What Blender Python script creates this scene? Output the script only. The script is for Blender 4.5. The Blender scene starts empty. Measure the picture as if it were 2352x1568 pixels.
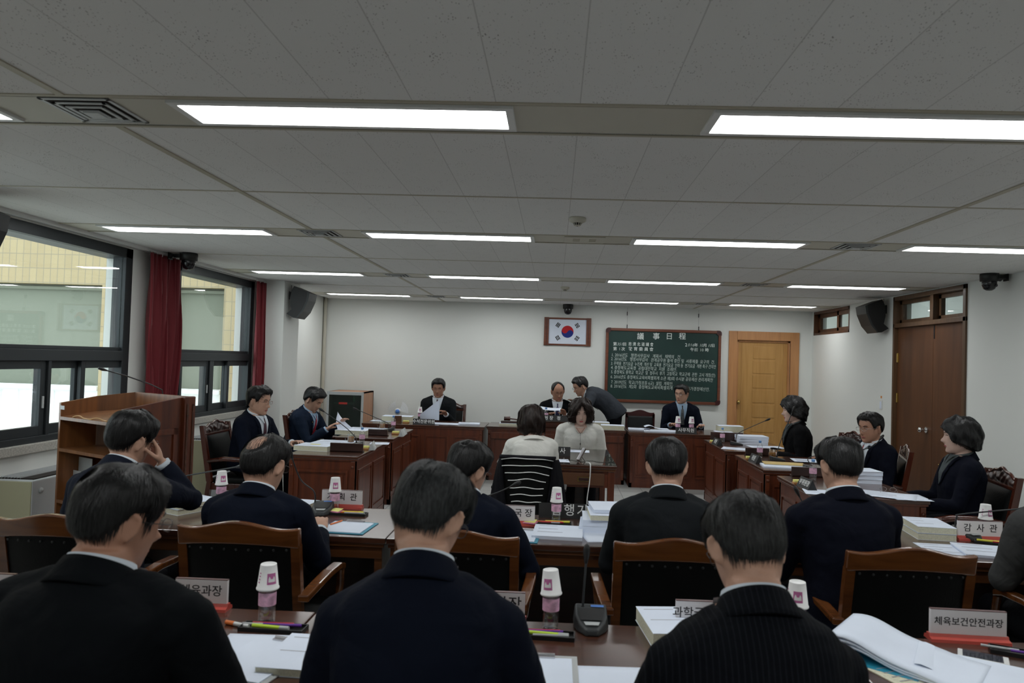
import bpy, bmesh, math, random
import numpy as np
from mathutils import Vector, Matrix, Euler, noise

# ------------------------------------------------------------------ camera, world, exposure
SC = bpy.context.scene
COL = SC.collection
R = math.radians
CZ = 1.67                     # eye height
YAW, PITCH, ROLL, PPX, FPX = .0353, .0257, .0307, 1216.0, 1673.0
_fw = np.array([-math.sin(YAW)*math.cos(PITCH), math.cos(YAW)*math.cos(PITCH), math.sin(PITCH)])
_r0 = np.array([math.cos(YAW), math.sin(YAW), 0.0]); _u0 = np.cross(_r0, _fw)
_rt = _r0*math.cos(ROLL)+_u0*math.sin(ROLL); _up = -_r0*math.sin(ROLL)+_u0*math.cos(ROLL)
cam_d = bpy.data.cameras.new('camera'); cam = bpy.data.objects.new('camera', cam_d); COL.objects.link(cam)
cam.matrix_world = Matrix(((_rt[0], _up[0], -_fw[0], 0), (_rt[1], _up[1], -_fw[1], 0), (_rt[2], _up[2], -_fw[2], CZ), (0, 0, 0, 1)))
cam_d.sensor_width = 36; cam_d.lens = FPX/2352*36
cam_d.shift_x = -(PPX-1176)/2352
cam_d.clip_start = .05; cam_d.clip_end = 200
cam_d.dof.use_dof = True; cam_d.dof.focus_distance = 8.6; cam_d.dof.aperture_fstop = 5.0
SC.camera = cam
SC.view_settings.view_transform = 'Standard'; SC.view_settings.look = 'None'
SC.view_settings.gamma = 1; SC.view_settings.use_curve_mapping = False
SC.view_settings.exposure = 0.0
SC.cycles.max_bounces = 8; SC.cycles.diffuse_bounces = 4; SC.cycles.glossy_bounces = 4
SC.cycles.transmission_bounces = 6; SC.cycles.transparent_max_bounces = 8
SC.cycles.caustics_reflective = False; SC.cycles.caustics_refractive = False
SC.cycles.use_denoising = True
SC.cycles.sample_clamp_indirect = 4.0
PANEL_LIGHT = 14.5             # radiance of the ceiling light diffusers
w = bpy.data.worlds.new('overcast_sky'); SC.world = w; w.use_nodes = True
_b = w.node_tree.nodes['Background']; _b.inputs[0].default_value = (.86, .94, 1.0, 1); _b.inputs[1].default_value = 2.7

def _ray(px, py): return _fw+(px-PPX)/FPX*_rt-(py-784)/FPX*_up
def atY(px, py, y): d = _ray(px, py); return Vector(np.array([0, 0, CZ])+d*y/d[1])
def atZ(px, py, z): d = _ray(px, py); return Vector(np.array([0, 0, CZ])+d*(z-CZ)/d[2])
def atX(px, py, x): d = _ray(px, py); return Vector(np.array([0, 0, CZ])+d*x/d[0])
T = .74                        # every desk top in the room

# ------------------------------------------------------------------ materials
def nodes_of(name):
    m = bpy.data.materials.new(name); m.use_nodes = True
    nt = m.node_tree; return m, nt, nt.nodes['Principled BSDF']
def mat(name, col, rough=.6, metal=0, bump=0, bscale=60, coat=0, spec=None, var=0, vscale=8, emit=None, es=0, sheen=0, alpha=None, trans=0):
    m, nt, p = nodes_of(name)
    p.inputs['Base Color'].default_value = (*col, 1); p.inputs['Roughness'].default_value = rough
    p.inputs['Metallic'].default_value = metal
    if coat: p.inputs['Coat Weight'].default_value = coat; p.inputs['Coat Roughness'].default_value = .12
    if spec is not None: p.inputs['Specular IOR Level'].default_value = spec
    if sheen: p.inputs['Sheen Weight'].default_value = sheen
    if trans: p.inputs['Transmission Weight'].default_value = trans
    if emit: p.inputs['Emission Color'].default_value = (*emit, 1); p.inputs['Emission Strength'].default_value = es
    tc = nt.nodes.new('ShaderNodeTexCoord')
    if var:
        n = nt.nodes.new('ShaderNodeTexNoise'); n.inputs['Scale'].default_value = vscale; n.inputs['Detail'].default_value = 4
        nt.links.new(tc.outputs['Object'], n.inputs['Vector'])
        r = nt.nodes.new('ShaderNodeMapRange'); r.inputs['From Min'].default_value = .3; r.inputs['From Max'].default_value = .7
        r.inputs['To Min'].default_value = 1-var; r.inputs['To Max'].default_value = 1+var
        nt.links.new(n.outputs['Fac'], r.inputs['Value'])
        mx = nt.nodes.new('ShaderNodeVectorMath'); mx.operation = 'SCALE'; mx.inputs[0].default_value = col
        nt.links.new(r.outputs[0], mx.inputs['Scale']); nt.links.new(mx.outputs[0], p.inputs['Base Color'])
    if bump:
        n = nt.nodes.new('ShaderNodeTexNoise'); n.inputs['Scale'].default_value = bscale; n.inputs['Detail'].default_value = 5
        nt.links.new(tc.outputs['Object'], n.inputs['Vector'])
        b = nt.nodes.new('ShaderNodeBump'); b.inputs['Strength'].default_value = bump; b.inputs['Distance'].default_value = .004
        nt.links.new(n.outputs['Fac'], b.inputs['Height']); nt.links.new(b.outputs[0], p.inputs['Normal'])
    return m
def wood(name, c1, c2, axis=0, rough=.35, coat=.25, scale=9, stretch=14):
    m, nt, p = nodes_of(name)
    tc = nt.nodes.new('ShaderNodeTexCoord'); mp = nt.nodes.new('ShaderNodeMapping')
    s = [stretch]*3; s[axis] = 1.0; mp.inputs['Scale'].default_value = s
    n = nt.nodes.new('ShaderNodeTexNoise'); n.inputs['Scale'].default_value = scale/6; n.inputs['Detail'].default_value = 6; n.inputs['Distortion'].default_value = .6
    cr = nt.nodes.new('ShaderNodeValToRGB'); cr.color_ramp.elements[0].position = .32; cr.color_ramp.elements[1].position = .7
    cr.color_ramp.elements[0].color = (*c1, 1); cr.color_ramp.elements[1].color = (*c2, 1)
    L = nt.links.new
    L(tc.outputs['Object'], mp.inputs['Vector']); L(mp.outputs[0], n.inputs['Vector']); L(n.outputs['Fac'], cr.inputs[0]); L(cr.outputs[0], p.inputs['Base Color'])
    p.inputs['Roughness'].default_value = rough; p.inputs['Coat Weight'].default_value = coat; p.inputs['Coat Roughness'].default_value = .15
    return m
def cloth(name, col, rough=.85, fold=.5, stripe=False, sheen=.0):
    """woven fabric: fine weave bump plus soft creases"""
    m, nt, p = nodes_of(name); L = nt.links.new
    p.inputs['Base Color'].default_value = (*col, 1); p.inputs['Roughness'].default_value = rough
    p.inputs['Specular IOR Level'].default_value = .10
    if sheen: p.inputs['Sheen Weight'].default_value = sheen
    tc = nt.nodes.new('ShaderNodeTexCoord')
    a = nt.nodes.new('ShaderNodeTexNoise'); a.inputs['Scale'].default_value = 7; a.inputs['Detail'].default_value = 3; a.inputs['Distortion'].default_value = 1.2
    b = nt.nodes.new('ShaderNodeTexNoise'); b.inputs['Scale'].default_value = 500
    L(tc.outputs['Object'], a.inputs['Vector']); L(tc.outputs['Object'], b.inputs['Vector'])
    b1 = nt.nodes.new('ShaderNodeBump'); b1.inputs['Strength'].default_value = fold; b1.inputs['Distance'].default_value = .03
    b2 = nt.nodes.new('ShaderNodeBump'); b2.inputs['Strength'].default_value = .25; b2.inputs['Distance'].default_value = .001
    L(a.outputs['Fac'], b1.inputs['Height']); L(b.outputs['Fac'], b2.inputs['Height']); L(b1.outputs[0], b2.inputs['Normal']); L(b2.outputs[0], p.inputs['Normal'])
    if stripe:
        w_ = nt.nodes.new('ShaderNodeTexWave'); w_.inputs['Scale'].default_value = 26; L(tc.outputs['Object'], w_.inputs['Vector'])
        cr = nt.nodes.new('ShaderNodeValToRGB'); cr.color_ramp.elements[0].position = .9; cr.color_ramp.elements[0].color = (*col, 1)
        cr.color_ramp.elements[1].position = 1; cr.color_ramp.elements[1].color = (col[0]*2.2+.006, col[1]*2.2+.006, col[2]*2.2+.007, 1)
        L(w_.outputs['Fac'], cr.inputs[0]); L(cr.outputs[0], p.inputs['Base Color'])
    return m
def glass(name, tint=(1, 1, 1), ior=1.5, boost=1.0):
    """thin pane: clear with mirror-like reflection that grows at grazing angles"""
    m = bpy.data.materials.new(name); m.use_nodes = True; nt = m.node_tree; nt.nodes.clear(); L = nt.links.new
    o = nt.nodes.new('ShaderNodeOutputMaterial'); mx = nt.nodes.new('ShaderNodeMixShader')
    t = nt.nodes.new('ShaderNodeBsdfTransparent'); t.inputs[0].default_value = (*tint, 1)
    g = nt.nodes.new('ShaderNodeBsdfGlossy'); g.inputs['Roughness'].default_value = 0
    ge = nt.nodes.new('ShaderNodeNewGeometry'); dp = nt.nodes.new('ShaderNodeVectorMath'); dp.operation = 'DOT_PRODUCT'
    L(ge.outputs['Normal'], dp.inputs[0]); L(ge.outputs['Incoming'], dp.inputs[1])
    def mt(op, a, b=None):
        n = nt.nodes.new('ShaderNodeMath'); n.operation = op
        for i, x in enumerate((a, b)):
            if x is None: continue
            if isinstance(x, (int, float)): n.inputs[i].default_value = x
            else: L(x, n.inputs[i])
        return n
    f0 = ((ior-1)/(ior+1))**2*boost
    c1 = mt('SUBTRACT', 1.0, mt('ABSOLUTE', dp.outputs['Value']).outputs[0]); c5 = mt('POWER', c1.outputs[0], 5.0)
    mm = mt('ADD', mt('MULTIPLY', c5.outputs[0], 1-f0).outputs[0], f0); mm.use_clamp = True
    L(mm.outputs[0], mx.inputs[0]); L(t.outputs[0], mx.inputs[1]); L(g.outputs[0], mx.inputs[2]); L(mx.outputs[0], o.inputs[0])
    return m
def srgb(r, g, b):
    f = lambda v: (v/255/12.92) if v/255 < .04045 else ((v/255+.055)/1.055)**2.4
    return (f(r), f(g), f(b))
M = {}
M['wall'] = mat('wall_paint', (.76, .78, .75), .9, bump=.15, bscale=250)
M['cream_metal'] = mat('cream_metal', (.52, .50, .42), .5)
M['tbar'] = mat('ceiling_bar', (.42, .39, .30), .5)
M['white_metal'] = mat('white_metal', (.7, .71, .7), .4)
M['dark_gap'] = mat('dark_gap', (.02, .015, .012), .9)
M['diffuser'] = mat('light_diffuser', (.9, .9, .9), .5, emit=(.98, 1.0, 1.0), es=PANEL_LIGHT)
M['frame'] = mat('window_frame_metal', (.030, .036, .040), .45, metal=.3)
M['glass'] = glass('window_glass', (.96, .99, .97), 1.5, 2.6)
M['sill'] = mat('terrazzo_sill', (.42, .41, .37), .6, var=.25, vscale=90)
M['curtain'] = mat('red_velvet', (.15, .006, .012), .75, sheen=.12, bump=.3, bscale=200)
M['desk'] = wood('desk_mahogany', (.060, .012, .004), (.125, .028, .008), 2, .38, .18)
M['desktop'] = wood('desk_top_wood', (.040, .014, .008), (.085, .032, .018), 0, .22, .5)
M['desk_mid'] = wood('desk_lighter_wood', (.06, .020, .007), (.12, .044, .014), 0, .3, .4)
M['dark_wood'] = wood('dark_wood', (.02, .008, .006), (.045, .014, .01), 0, .35, .3)
M['chair_wood'] = wood('chair_wood', (.085, .026, .007), (.16, .055, .014), 0, .22, .7)
M['chair_red'] = wood('chair_red_wood', (.04, .008, .004), (.08, .018, .008), 2, .25, .5)
M['leather'] = mat('black_leather', (.003, .0035, .0035), .5, spec=.16, bump=.3, bscale=120)
M['leather_grey'] = mat('dark_grey_leather', (.012, .014, .015), .45, bump=.3, bscale=120)
M['door_light'] = wood('light_oak_door', (.42, .215, .055), (.51, .28, .085), 2, .45, .1)
M['door_frame'] = wood('orange_door_frame', (.42, .19, .07), (.52, .25, .095), 2, .4, .15)
M['door_dark'] = wood('brown_plywood', (.070, .025, .008), (.12, .045, .015), 2, .5, .0, scale=5, stretch=8)
M['door_trim'] = wood('brown_trim', (.075, .038, .017), (.12, .062, .028), 2, .45, .1)
M['board_frame'] = wood('board_frame_wood', (.12, .030, .012), (.18, .05, .02), 0, .4, .3)
M['board_corner'] = mat('board_corner_plastic', (.05, .008, .008), .35)
M['black'] = mat('black_plastic', (.006, .0065, .007), .45)
M['black_gloss'] = mat('black_gloss', (.008, .008, .01), .15)
M['grey_plastic'] = mat('dark_grey_plastic', (.026, .030, .032), .45, bump=.1, bscale=300)
M['light_grey'] = mat('light_grey_plastic', (.45, .47, .47), .4)
M['silver'] = mat('silver_metal', (.6, .6, .62), .25, metal=.9)
M['brass'] = mat('brass', (.5, .35, .12), .25, metal=.95)
M['chrome'] = mat('chrome', (.7, .7, .7), .12, metal=1)
M['paper'] = mat('white_paper', (.74, .81, .93), .8, var=.03, vscale=5)
M['paper_cream'] = mat('cream_page_edges', (.66, .65, .50), .85, var=.12, vscale=160)
M['paper_yellow'] = mat('kraft_paper', (.62, .46, .18), .8)
M['note_yellow'] = mat('yellow_note', (.80, .78, .25), .8)
M['note_pink'] = mat('pink_note', (.80, .28, .45), .8)
M['note_blue'] = mat('blue_note', (.25, .55, .75), .8)
M['ink'] = mat('black_ink', (.02, .018, .02), .7)
M['ink_grey'] = mat('grey_print', (.35, .36, .4), .8)
M['white_ink'] = mat('white_lettering', (.85, .87, .87), .6)
M['chalk'] = mat('chalk_white', (.52, .60, .56), .9)
M['chalk_bold'] = mat('painted_white', (.72, .78, .75), .9)
M['plate_white'] = mat('white_acrylic_plate', (.78, .76, .76), .35)
M['plate_red'] = mat('red_acrylic_base', (.52, .08, .06), .3)
M['plate_edge'] = mat('dark_acrylic_edge', (.10, .04, .04), .3)
M['cup'] = mat('paper_cup_white', (.86, .86, .85), .6)
M['cup_pink'] = mat('cup_pink_print', (.55, .16, .36), .6)
M['cap_blue'] = mat('blue_bottle_cap', (.13, .30, .62), .4)
M['label_pink'] = mat('pink_bottle_label', (.72, .42, .58), .5, var=.3, vscale=60)
M['tea'] = mat('amber_tea', (.42, .16, .015), .2, spec=.8)
M['orange'] = mat('orange_plastic', (.75, .18, .03), .4)
M['hi_green'] = mat('green_highlighter', (.55, .75, .05), .4)
M['hi_yellow'] = mat('yellow_highlighter', (.8, .75, .08), .4)
M['purple'] = mat('purple_pen', (.14, .03, .35), .4)
M['red_pen'] = mat('red_pen', (.5, .02, .04), .4)
M['blue_label'] = mat('blue_label', (.08, .22, .62), .5)
M['teal'] = mat('teal_binder', (.02, .26, .38), .4)
M['phone'] = mat('phone_screen', (.03, .035, .05), .1)
M['beige_panel'] = mat('beige_metal', (.46, .45, .30), .5)
M['grey_metal'] = mat('pale_grey_metal', (.50, .53, .54), .45)
M['rack_side'] = wood('rack_wood', (.38, .15, .06), (.5, .22, .09), 2, .4, .2)
M['led_red'] = mat('red_led', (.3, 0, 0), .4, emit=(1, .02, .02), es=2.5)
M['led_green'] = mat('green_led', (0, .2, .1), .4, emit=(.05, .8, .4), es=.35)
M['rack_glass'] = glass('smoked_glass', (.25, .45, .40), 1.5, 1.2)
M['clear'] = glass('clear_plastic', (.97, .98, .985), 1.45, 3.0)
M['clear_glass'] = glass('clear_glass', (.95, .97, .96), 1.5, 2.0)
M['lens'] = glass('spectacle_lens', (.97, .98, .98), 1.5, 1.0)
M['tabletop_glass'] = glass('table_glass_sheet', (.95, .98, .97), 1.5, 1.0)

def floor_mat():
    m, nt, p = nodes_of('grey_stone_tiles'); L = nt.links.new
    tc = nt.nodes.new('ShaderNodeTexCoord'); br = nt.nodes.new('ShaderNodeTexBrick')
    br.offset = 0; br.inputs['Scale'].default_value = 1; br.inputs['Brick Width'].default_value = .3; br.inputs['Row Height'].default_value = .3
    br.inputs['Mortar Size'].default_value = .004; br.inputs['Color1'].default_value = (.52, .53, .52, 1); br.inputs['Color2'].default_value = (.58, .59, .57, 1)
    br.inputs['Mortar'].default_value = (.2, .2, .2, 1)
    n = nt.nodes.new('ShaderNodeTexNoise'); n.inputs['Scale'].default_value = 240
    mx = nt.nodes.new('ShaderNodeMix'); mx.data_type = 'RGBA'; mx.blend_type = 'MULTIPLY'; mx.inputs[0].default_value = .35
    L(tc.outputs['Object'], br.inputs['Vector']); L(tc.outputs['Object'], n.inputs['Vector']); L(br.outputs[0], mx.inputs[6]); L(n.outputs['Fac'], mx.inputs[7]); L(mx.outputs[2], p.inputs['Base Color'])
    p.inputs['Roughness'].default_value = .35
    return m
M['floor'] = floor_mat()
def ceiling_mat():
    m, nt, p = nodes_of('fissured_ceiling_board'); L = nt.links.new
    tc = nt.nodes.new('ShaderNodeTexCoord')
    mp = nt.nodes.new('ShaderNodeMapping'); mp.inputs['Rotation'].default_value = (0, 0, R(35)); mp.inputs['Scale'].default_value = (2.6, 1, 1)
    v = nt.nodes.new('ShaderNodeTexVoronoi'); v.inputs['Scale'].default_value = 52; v.inputs['Randomness'].default_value = 1
    L(tc.outputs['Object'], mp.inputs['Vector']); L(mp.outputs[0], v.inputs['Vector'])
    n = nt.nodes.new('ShaderNodeTexNoise'); n.inputs['Scale'].default_value = 11; n.inputs['Detail'].default_value = 2; L(tc.outputs['Object'], n.inputs['Vector'])
    # pits: small cells whose size follows the noise
    mr = nt.nodes.new('ShaderNodeMapRange'); mr.inputs['From Min'].default_value = .35; mr.inputs['From Max'].default_value = .75; mr.inputs['To Min'].default_value = .05; mr.inputs['To Max'].default_value = .25
    L(n.outputs['Fac'], mr.inputs['Value'])
    lt = nt.nodes.new('ShaderNodeMath'); lt.operation = 'LESS_THAN'; L(v.outputs['Distance'], lt.inputs[0]); L(mr.outputs[0], lt.inputs[1])
    sx = nt.nodes.new('ShaderNodeSeparateXYZ'); L(tc.outputs['Object'], sx.inputs[0])
    # board joints every 0.3 m
    ad = nt.nodes.new('ShaderNodeMath'); ad.operation = 'ADD'; ad.inputs[1].default_value = 30-.062; L(sx.outputs['X'], ad.inputs[0])
    dv = nt.nodes.new('ShaderNodeMath'); dv.operation = 'DIVIDE'; dv.inputs[1].default_value = .3; L(ad.outputs[0], dv.inputs[0])
    fr = nt.nodes.new('ShaderNodeMath'); fr.operation = 'FRACT'; L(dv.outputs[0], fr.inputs[0])
    jl = nt.nodes.new('ShaderNodeMath'); jl.operation = 'LESS_THAN'; jl.inputs[1].default_value = .012; L(fr.outputs[0], jl.inputs[0])
    fl = nt.nodes.new('ShaderNodeMath'); fl.operation = 'FLOOR'; L(dv.outputs[0], fl.inputs[0])
    wn = nt.nodes.new('ShaderNodeTexWhiteNoise'); wn.noise_dimensions = '1D'; L(fl.outputs[0], wn.inputs['W'])
    jm = nt.nodes.new('ShaderNodeMath'); jm.operation = 'MULTIPLY'; jm.inputs[1].default_value = .45; L(jl.outputs[0], jm.inputs[0])
    mx0 = nt.nodes.new('ShaderNodeMath'); mx0.operation = 'MAXIMUM'; L(lt.outputs[0], mx0.inputs[0]); L(jm.outputs[0], mx0.inputs[1])
    base = nt.nodes.new('ShaderNodeMix'); base.data_type = 'RGBA'; base.inputs[6].default_value = (.73, .73, .715, 1); base.inputs[7].default_value = (.76, .76, .745, 1); L(wn.outputs['Value'], base.inputs[0])
    mx = nt.nodes.new('ShaderNodeMix'); mx.data_type = 'RGBA'; mx.inputs[7].default_value = (.24, .23, .22, 1)
    L(mx0.outputs[0], mx.inputs[0]); L(base.outputs[2], mx.inputs[6]); L(mx.outputs[2], p.inputs['Base Color'])
    b = nt.nodes.new('ShaderNodeBump'); b.invert = True; b.inputs['Strength'].default_value = .5; b.inputs['Distance'].default_value = .003
    L(mx0.outputs[0], b.inputs['Height']); L(b.outputs[0], p.inputs['Normal'])
    p.inputs['Roughness'].default_value = .95
    return m
M['ceiling'] = ceiling_mat()
def facade_mat():
    m, nt, p = nodes_of('yellow_facade_tiles'); L = nt.links.new
    tc = nt.nodes.new('ShaderNodeTexCoord'); mp = nt.nodes.new('ShaderNodeMapping'); mp.inputs['Rotation'].default_value = (R(90), 0, 0)
    br = nt.nodes.new('ShaderNodeTexBrick'); br.offset = 0; br.inputs['Scale'].default_value = 1
    br.inputs['Brick Width'].default_value = .098; br.inputs['Row Height'].default_value = .195; br.inputs['Mortar Size'].default_value = .006; br.inputs['Mortar Smooth'].default_value = .3
    br.inputs['Color1'].default_value = (.47, .37, .205, 1); br.inputs['Color2'].default_value = (.43, .335, .185, 1); br.inputs['Mortar'].default_value = (.30, .255, .17, 1)
    L(tc.outputs['Object'], mp.inputs['Vector']); L(mp.outputs[0], br.inputs['Vector']); L(br.outputs[0], p.inputs['Base Color']); p.inputs['Roughness'].default_value = .5
    return m
M['facade'] = facade_mat()
M['blind'] = mat('grey_green_blind', (.215, .235, .185), .8)
M['outside_white'] = mat('white_render', (.92, .92, .91), .7)
M['outside_ground'] = mat('pale_concrete', (.5, .5, .47), .9)

# ------------------------------------------------------------------ mesh helpers
class MB:
    def __init__(s): s.v = []; s.f = []; s.m = []; s.mats = []; s.smooth = []
    def mi(s, m):
        if m is None: return 0
        if m not in s.mats: s.mats.append(m)
        return s.mats.index(m)
    def add(s, vs, fs, m=None, sm=False, mx=None):
        o = len(s.v); i = s.mi(m)
        if mx is not None: vs = [mx @ Vector(v) for v in vs]
        s.v += [tuple(v) for v in vs]; s.f += [tuple(a+o for a in f) for f in fs]; s.m += [i]*len(fs); s.smooth += [sm]*len(fs)
        return s
    def box(s, x0, x1, y0, y1, z0, z1, m=None, mx=None, c=0):
        """box, with its edges chamfered by c"""
        x0, x1 = min(x0, x1), max(x0, x1); y0, y1 = min(y0, y1), max(y0, y1); z0, z1 = min(z0, z1), max(z0, z1)
        c = min(c, (x1-x0)*.45, (y1-y0)*.45, (z1-z0)*.45)
        if c <= 0:
            vs = [(x, y, z) for z in (z0, z1) for y in (y0, y1) for x in (x0, x1)]
            return s.add(vs, [(0, 2, 3, 1), (4, 5, 7, 6), (0, 1, 5, 4), (2, 6, 7, 3), (0, 4, 6, 2), (1, 3, 7, 5)], m, False, mx)
        b = bmesh.new(); bmesh.ops.create_cube(b, size=1)
        for v in b.verts: v.co = Vector(((x0+x1)/2+v.co.x*(x1-x0), (y0+y1)/2+v.co.y*(y1-y0), (z0+z1)/2+v.co.z*(z1-z0)))
        bmesh.ops.bevel(b, geom=b.edges[:], offset=c, segments=2, profile=.6, affect='EDGES')
        b.verts.index_update(); vs = [v.co.copy() for v in b.verts]; fs = [[v.index for v in f.verts] for f in b.faces]; b.free()
        return s.add(vs, fs, m, False, mx)
    def cyl(s, p0, p1, r0, r1=None, n=12, m=None, cap=True, sm=True):
        if r1 is None: r1 = r0
        p0, p1 = Vector(p0), Vector(p1); d = (p1-p0).normalized(); a = d.orthogonal().normalized(); b = d.cross(a)
        vs = []
        for p, r in ((p0, r0), (p1, r1)):
            for i in range(n): t = 2*math.pi*i/n; vs.append(p+(a*math.cos(t)+b*math.sin(t))*r)
        fs = [(i, (i+1) % n, n+(i+1) % n, n+i) for i in range(n)]
        s.add(vs, fs, m, sm)
        if cap: s.add(vs[:n], [tuple(range(n))[::-1]], m); s.add(vs[n:], [tuple(range(n))], m)
        return s
    def tube(s, pts, r, n=8, m=None, cap=True):
        pts = [Vector(p) for p in pts]; rs = r if isinstance(r, (list, tuple)) else [r]*len(pts)
        rings = []; a = None
        for i, p in enumerate(pts):
            d = (pts[min(i+1, len(pts)-1)]-pts[max(i-1, 0)]).normalized()
            if a is None: a = d.orthogonal().normalized()
            a = (a-d*a.dot(d)); a = a.normalized() if a.length > 1e-6 else d.orthogonal().normalized(); b = d.cross(a)
            rings.append([p+(a*math.cos(2*math.pi*k/n)+b*math.sin(2*math.pi*k/n))*rs[i] for k in range(n)])
        vs = [v for g in rings for v in g]
        fs = [(i*n+k, i*n+(k+1) % n, (i+1)*n+(k+1) % n, (i+1)*n+k) for i in range(len(pts)-1) for k in range(n)]
        if cap: fs += [tuple(range(n))[::-1], tuple((len(pts)-1)*n+k for k in range(n))]
        return s.add(vs, fs, m, True)
    def lathe(s, prof, n=24, m=None, c=(0, 0, 0), mx=None, sm=True):
        """prof: list of (radius, z)"""
        vs = []
        for r, z in prof:
            for k in range(n): t = 2*math.pi*k/n; vs.append((c[0]+r*math.cos(t), c[1]+r*math.sin(t), c[2]+z))
        fs = [(i*n+k, i*n+(k+1) % n, (i+1)*n+(k+1) % n, (i+1)*n+k) for i in range(len(prof)-1) for k in range(n)]
        return s.add(vs, fs, m, sm, mx)
    def prism(s, poly, d0, d1, axis='x', m=None, mx=None, sm=False):
        """polygon in the plane across `axis`, extruded from d0 to d1"""
        def P(a, b, d): return {'x': (d, a, b), 'y': (a, d, b), 'z': (a, b, d)}[axis]
        n = len(poly); vs = [P(a, b, d0) for a, b in poly]+[P(a, b, d1) for a, b in poly]
        fs = [tuple(range(n))[::-1], tuple(range(n, 2*n))]+[(i, (i+1) % n, n+(i+1) % n, n+i) for i in range(n)]
        return s.add(vs, fs, m, sm, mx)
    def ell(s, c, r, m=None, nu=16, nv=10, mx=None):
        vs = []; 
        for j in range(nv+1):
            ph = math.pi*j/nv
            for i in range(nu): t = 2*math.pi*i/nu; vs.append((c[0]+r[0]*math.sin(ph)*math.cos(t), c[1]+r[1]*math.sin(ph)*math.sin(t), c[2]-r[2]*math.cos(ph)))
        fs = [(j*nu+i, j*nu+(i+1) % nu, (j+1)*nu+(i+1) % nu, (j+1)*nu+i) for j in range(nv) for i in range(nu)]
        return s.add(vs, fs, m, True, mx)
    def grid(s, fn, nu, nv, m=None, sm=True, closed=False):
        """surface fn(u,v), u,v in 0..1"""
        vs = [fn(i/(nu-1), j/(nv-1)) for j in range(nv) for i in range(nu)]
        fs = [(j*nu+i, j*nu+i+1, (j+1)*nu+i+1, (j+1)*nu+i) for j in range(nv-1) for i in range(nu-1)]
        return s.add(vs, fs, m, sm)
    def obj(s, name, m=None, parent=None, **props):
        me = bpy.data.meshes.new(name); me.from_pydata(s.v, [], s.f)
        mats = s.mats or []
        if m is not None and not mats: me.materials.append(m)
        for x in mats: me.materials.append(x)
        if len(mats) > 1: me.polygons.foreach_set('material_index', s.m)
        if any(s.smooth): me.polygons.foreach_set('use_smooth', s.smooth)
        b = bmesh.new(); b.from_mesh(me); bmesh.ops.recalc_face_normals(b, faces=b.faces); b.to_mesh(me); b.free()
        me.update()
        o = bpy.data.objects.new(name, me); COL.objects.link(o)
        if parent is not None: o.parent = parent
        for k, v in props.items(): o[k] = v
        return o
def tag(o, label, cat, group=None):
    o['label'] = label; o['category'] = cat
    if group: o['group'] = group
    return o
def thing(name, label, cat, loc=(0, 0, 0), rz=0, group=None, rot=None):
    o = bpy.data.objects.new(name, None); COL.objects.link(o); o.empty_display_size = .05
    o.location = loc; o.rotation_euler = rot if rot else (0, 0, rz)
    return tag(o, label, cat, group)
def struct(o): o['kind'] = 'structure'; return o
def dup(root, loc, rz=None, label=None, group=None):
    def cp(o, par):
        c = o.copy(); COL.objects.link(c)
        if par is not None: c.parent = par
        for ch in o.children: cp(ch, c)
        return c
    r = cp(root, None); r.location = loc
    if rz is not None: r.rotation_euler = (0, 0, rz)
    if label: r['label'] = label
    if group: r['group'] = group
    return r
def text_mesh(s, size, depth=.0006, space=1.0, align='CENTER', shear=0, offset=0.0):
    """vertices and faces of lettering in the XY plane, centred on the origin"""
    c = bpy.data.curves.new('lettering', 'FONT'); c.body = s; c.size = size; c.extrude = depth; c.align_x = align; c.align_y = 'CENTER'
    c.space_character = space; c.shear = shear; c.offset = offset; c.resolution_u = 2
    o = bpy.data.objects.new('lettering', c); COL.objects.link(o)
    dg = bpy.context.evaluated_depsgraph_get(); e = o.evaluated_get(dg); me = e.to_mesh()
    vs = [v.co.copy() for v in me.vertices]; fs = [tuple(p.vertices) for p in me.polygons]
    e.to_mesh_clear(); bpy.data.objects.remove(o); bpy.data.curves.remove(c)
    return vs, fs
# text planes: facing -Y (towards the camera), facing +Y, on a table top
MX_FRONT = Matrix.Rotation(R(90), 4, 'X')
MX_BACK = Matrix.Rotation(R(180), 4, 'Z') @ MX_FRONT
# ------------------------------------------------------------------ room shell
C = 2.584; XL, XR, YB, YR = -3.80, 4.11, 11.80, -3.2
Y0, SP, LW = 2.628, 2.7, .2037       # first light row, row spacing, diffuser width
struct(MB().box(XL-.2, XR+.2, YR-.2, YB+.2, -.15, 0).obj('floor', M['floor']))
def wall_with_holes(name, fixed, a0, a1, z0, z1, holes, thick, axis):
    """wall slab from a0..a1 with rectangular holes (a0,a1,z0,z1); `fixed` is its room-side face"""
    mb = MB(); xs = sorted({a0, a1, *[h[0] for h in holes], *[h[1] for h in holes]}); zs = sorted({z0, z1, *[h[2] for h in holes], *[h[3] for h in holes]})
    for i in range(len(xs)-1):
        for j in range(len(zs)-1):
            cx, cz = (xs[i]+xs[i+1])/2, (zs[j]+zs[j+1])/2
            if any(h[0] < cx < h[1] and h[2] < cz < h[3] for h in holes): continue
            if axis == 'y': mb.box(min(fixed, fixed+thick), max(fixed, fixed+thick), xs[i], xs[i+1], zs[j], zs[j+1])
            else: mb.box(xs[i], xs[i+1], min(fixed, fixed+thick), max(fixed, fixed+thick), zs[j], zs[j+1])
    b = mb.obj(name, M['wall']); bm = bmesh.new(); bm.from_mesh(b.data); bmesh.ops.remove_doubles(bm, verts=bm.verts, dist=1e-4)
    seen = {}
    for f in bm.faces: seen.setdefault(tuple(sorted(v.index for v in f.verts)), []).append(f)
    bmesh.ops.delete(bm, geom=[f for g in seen.values() if len(g) > 1 for f in g], context='FACES'); bm.to_mesh(b.data); bm.free()
    return struct(b)
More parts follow.
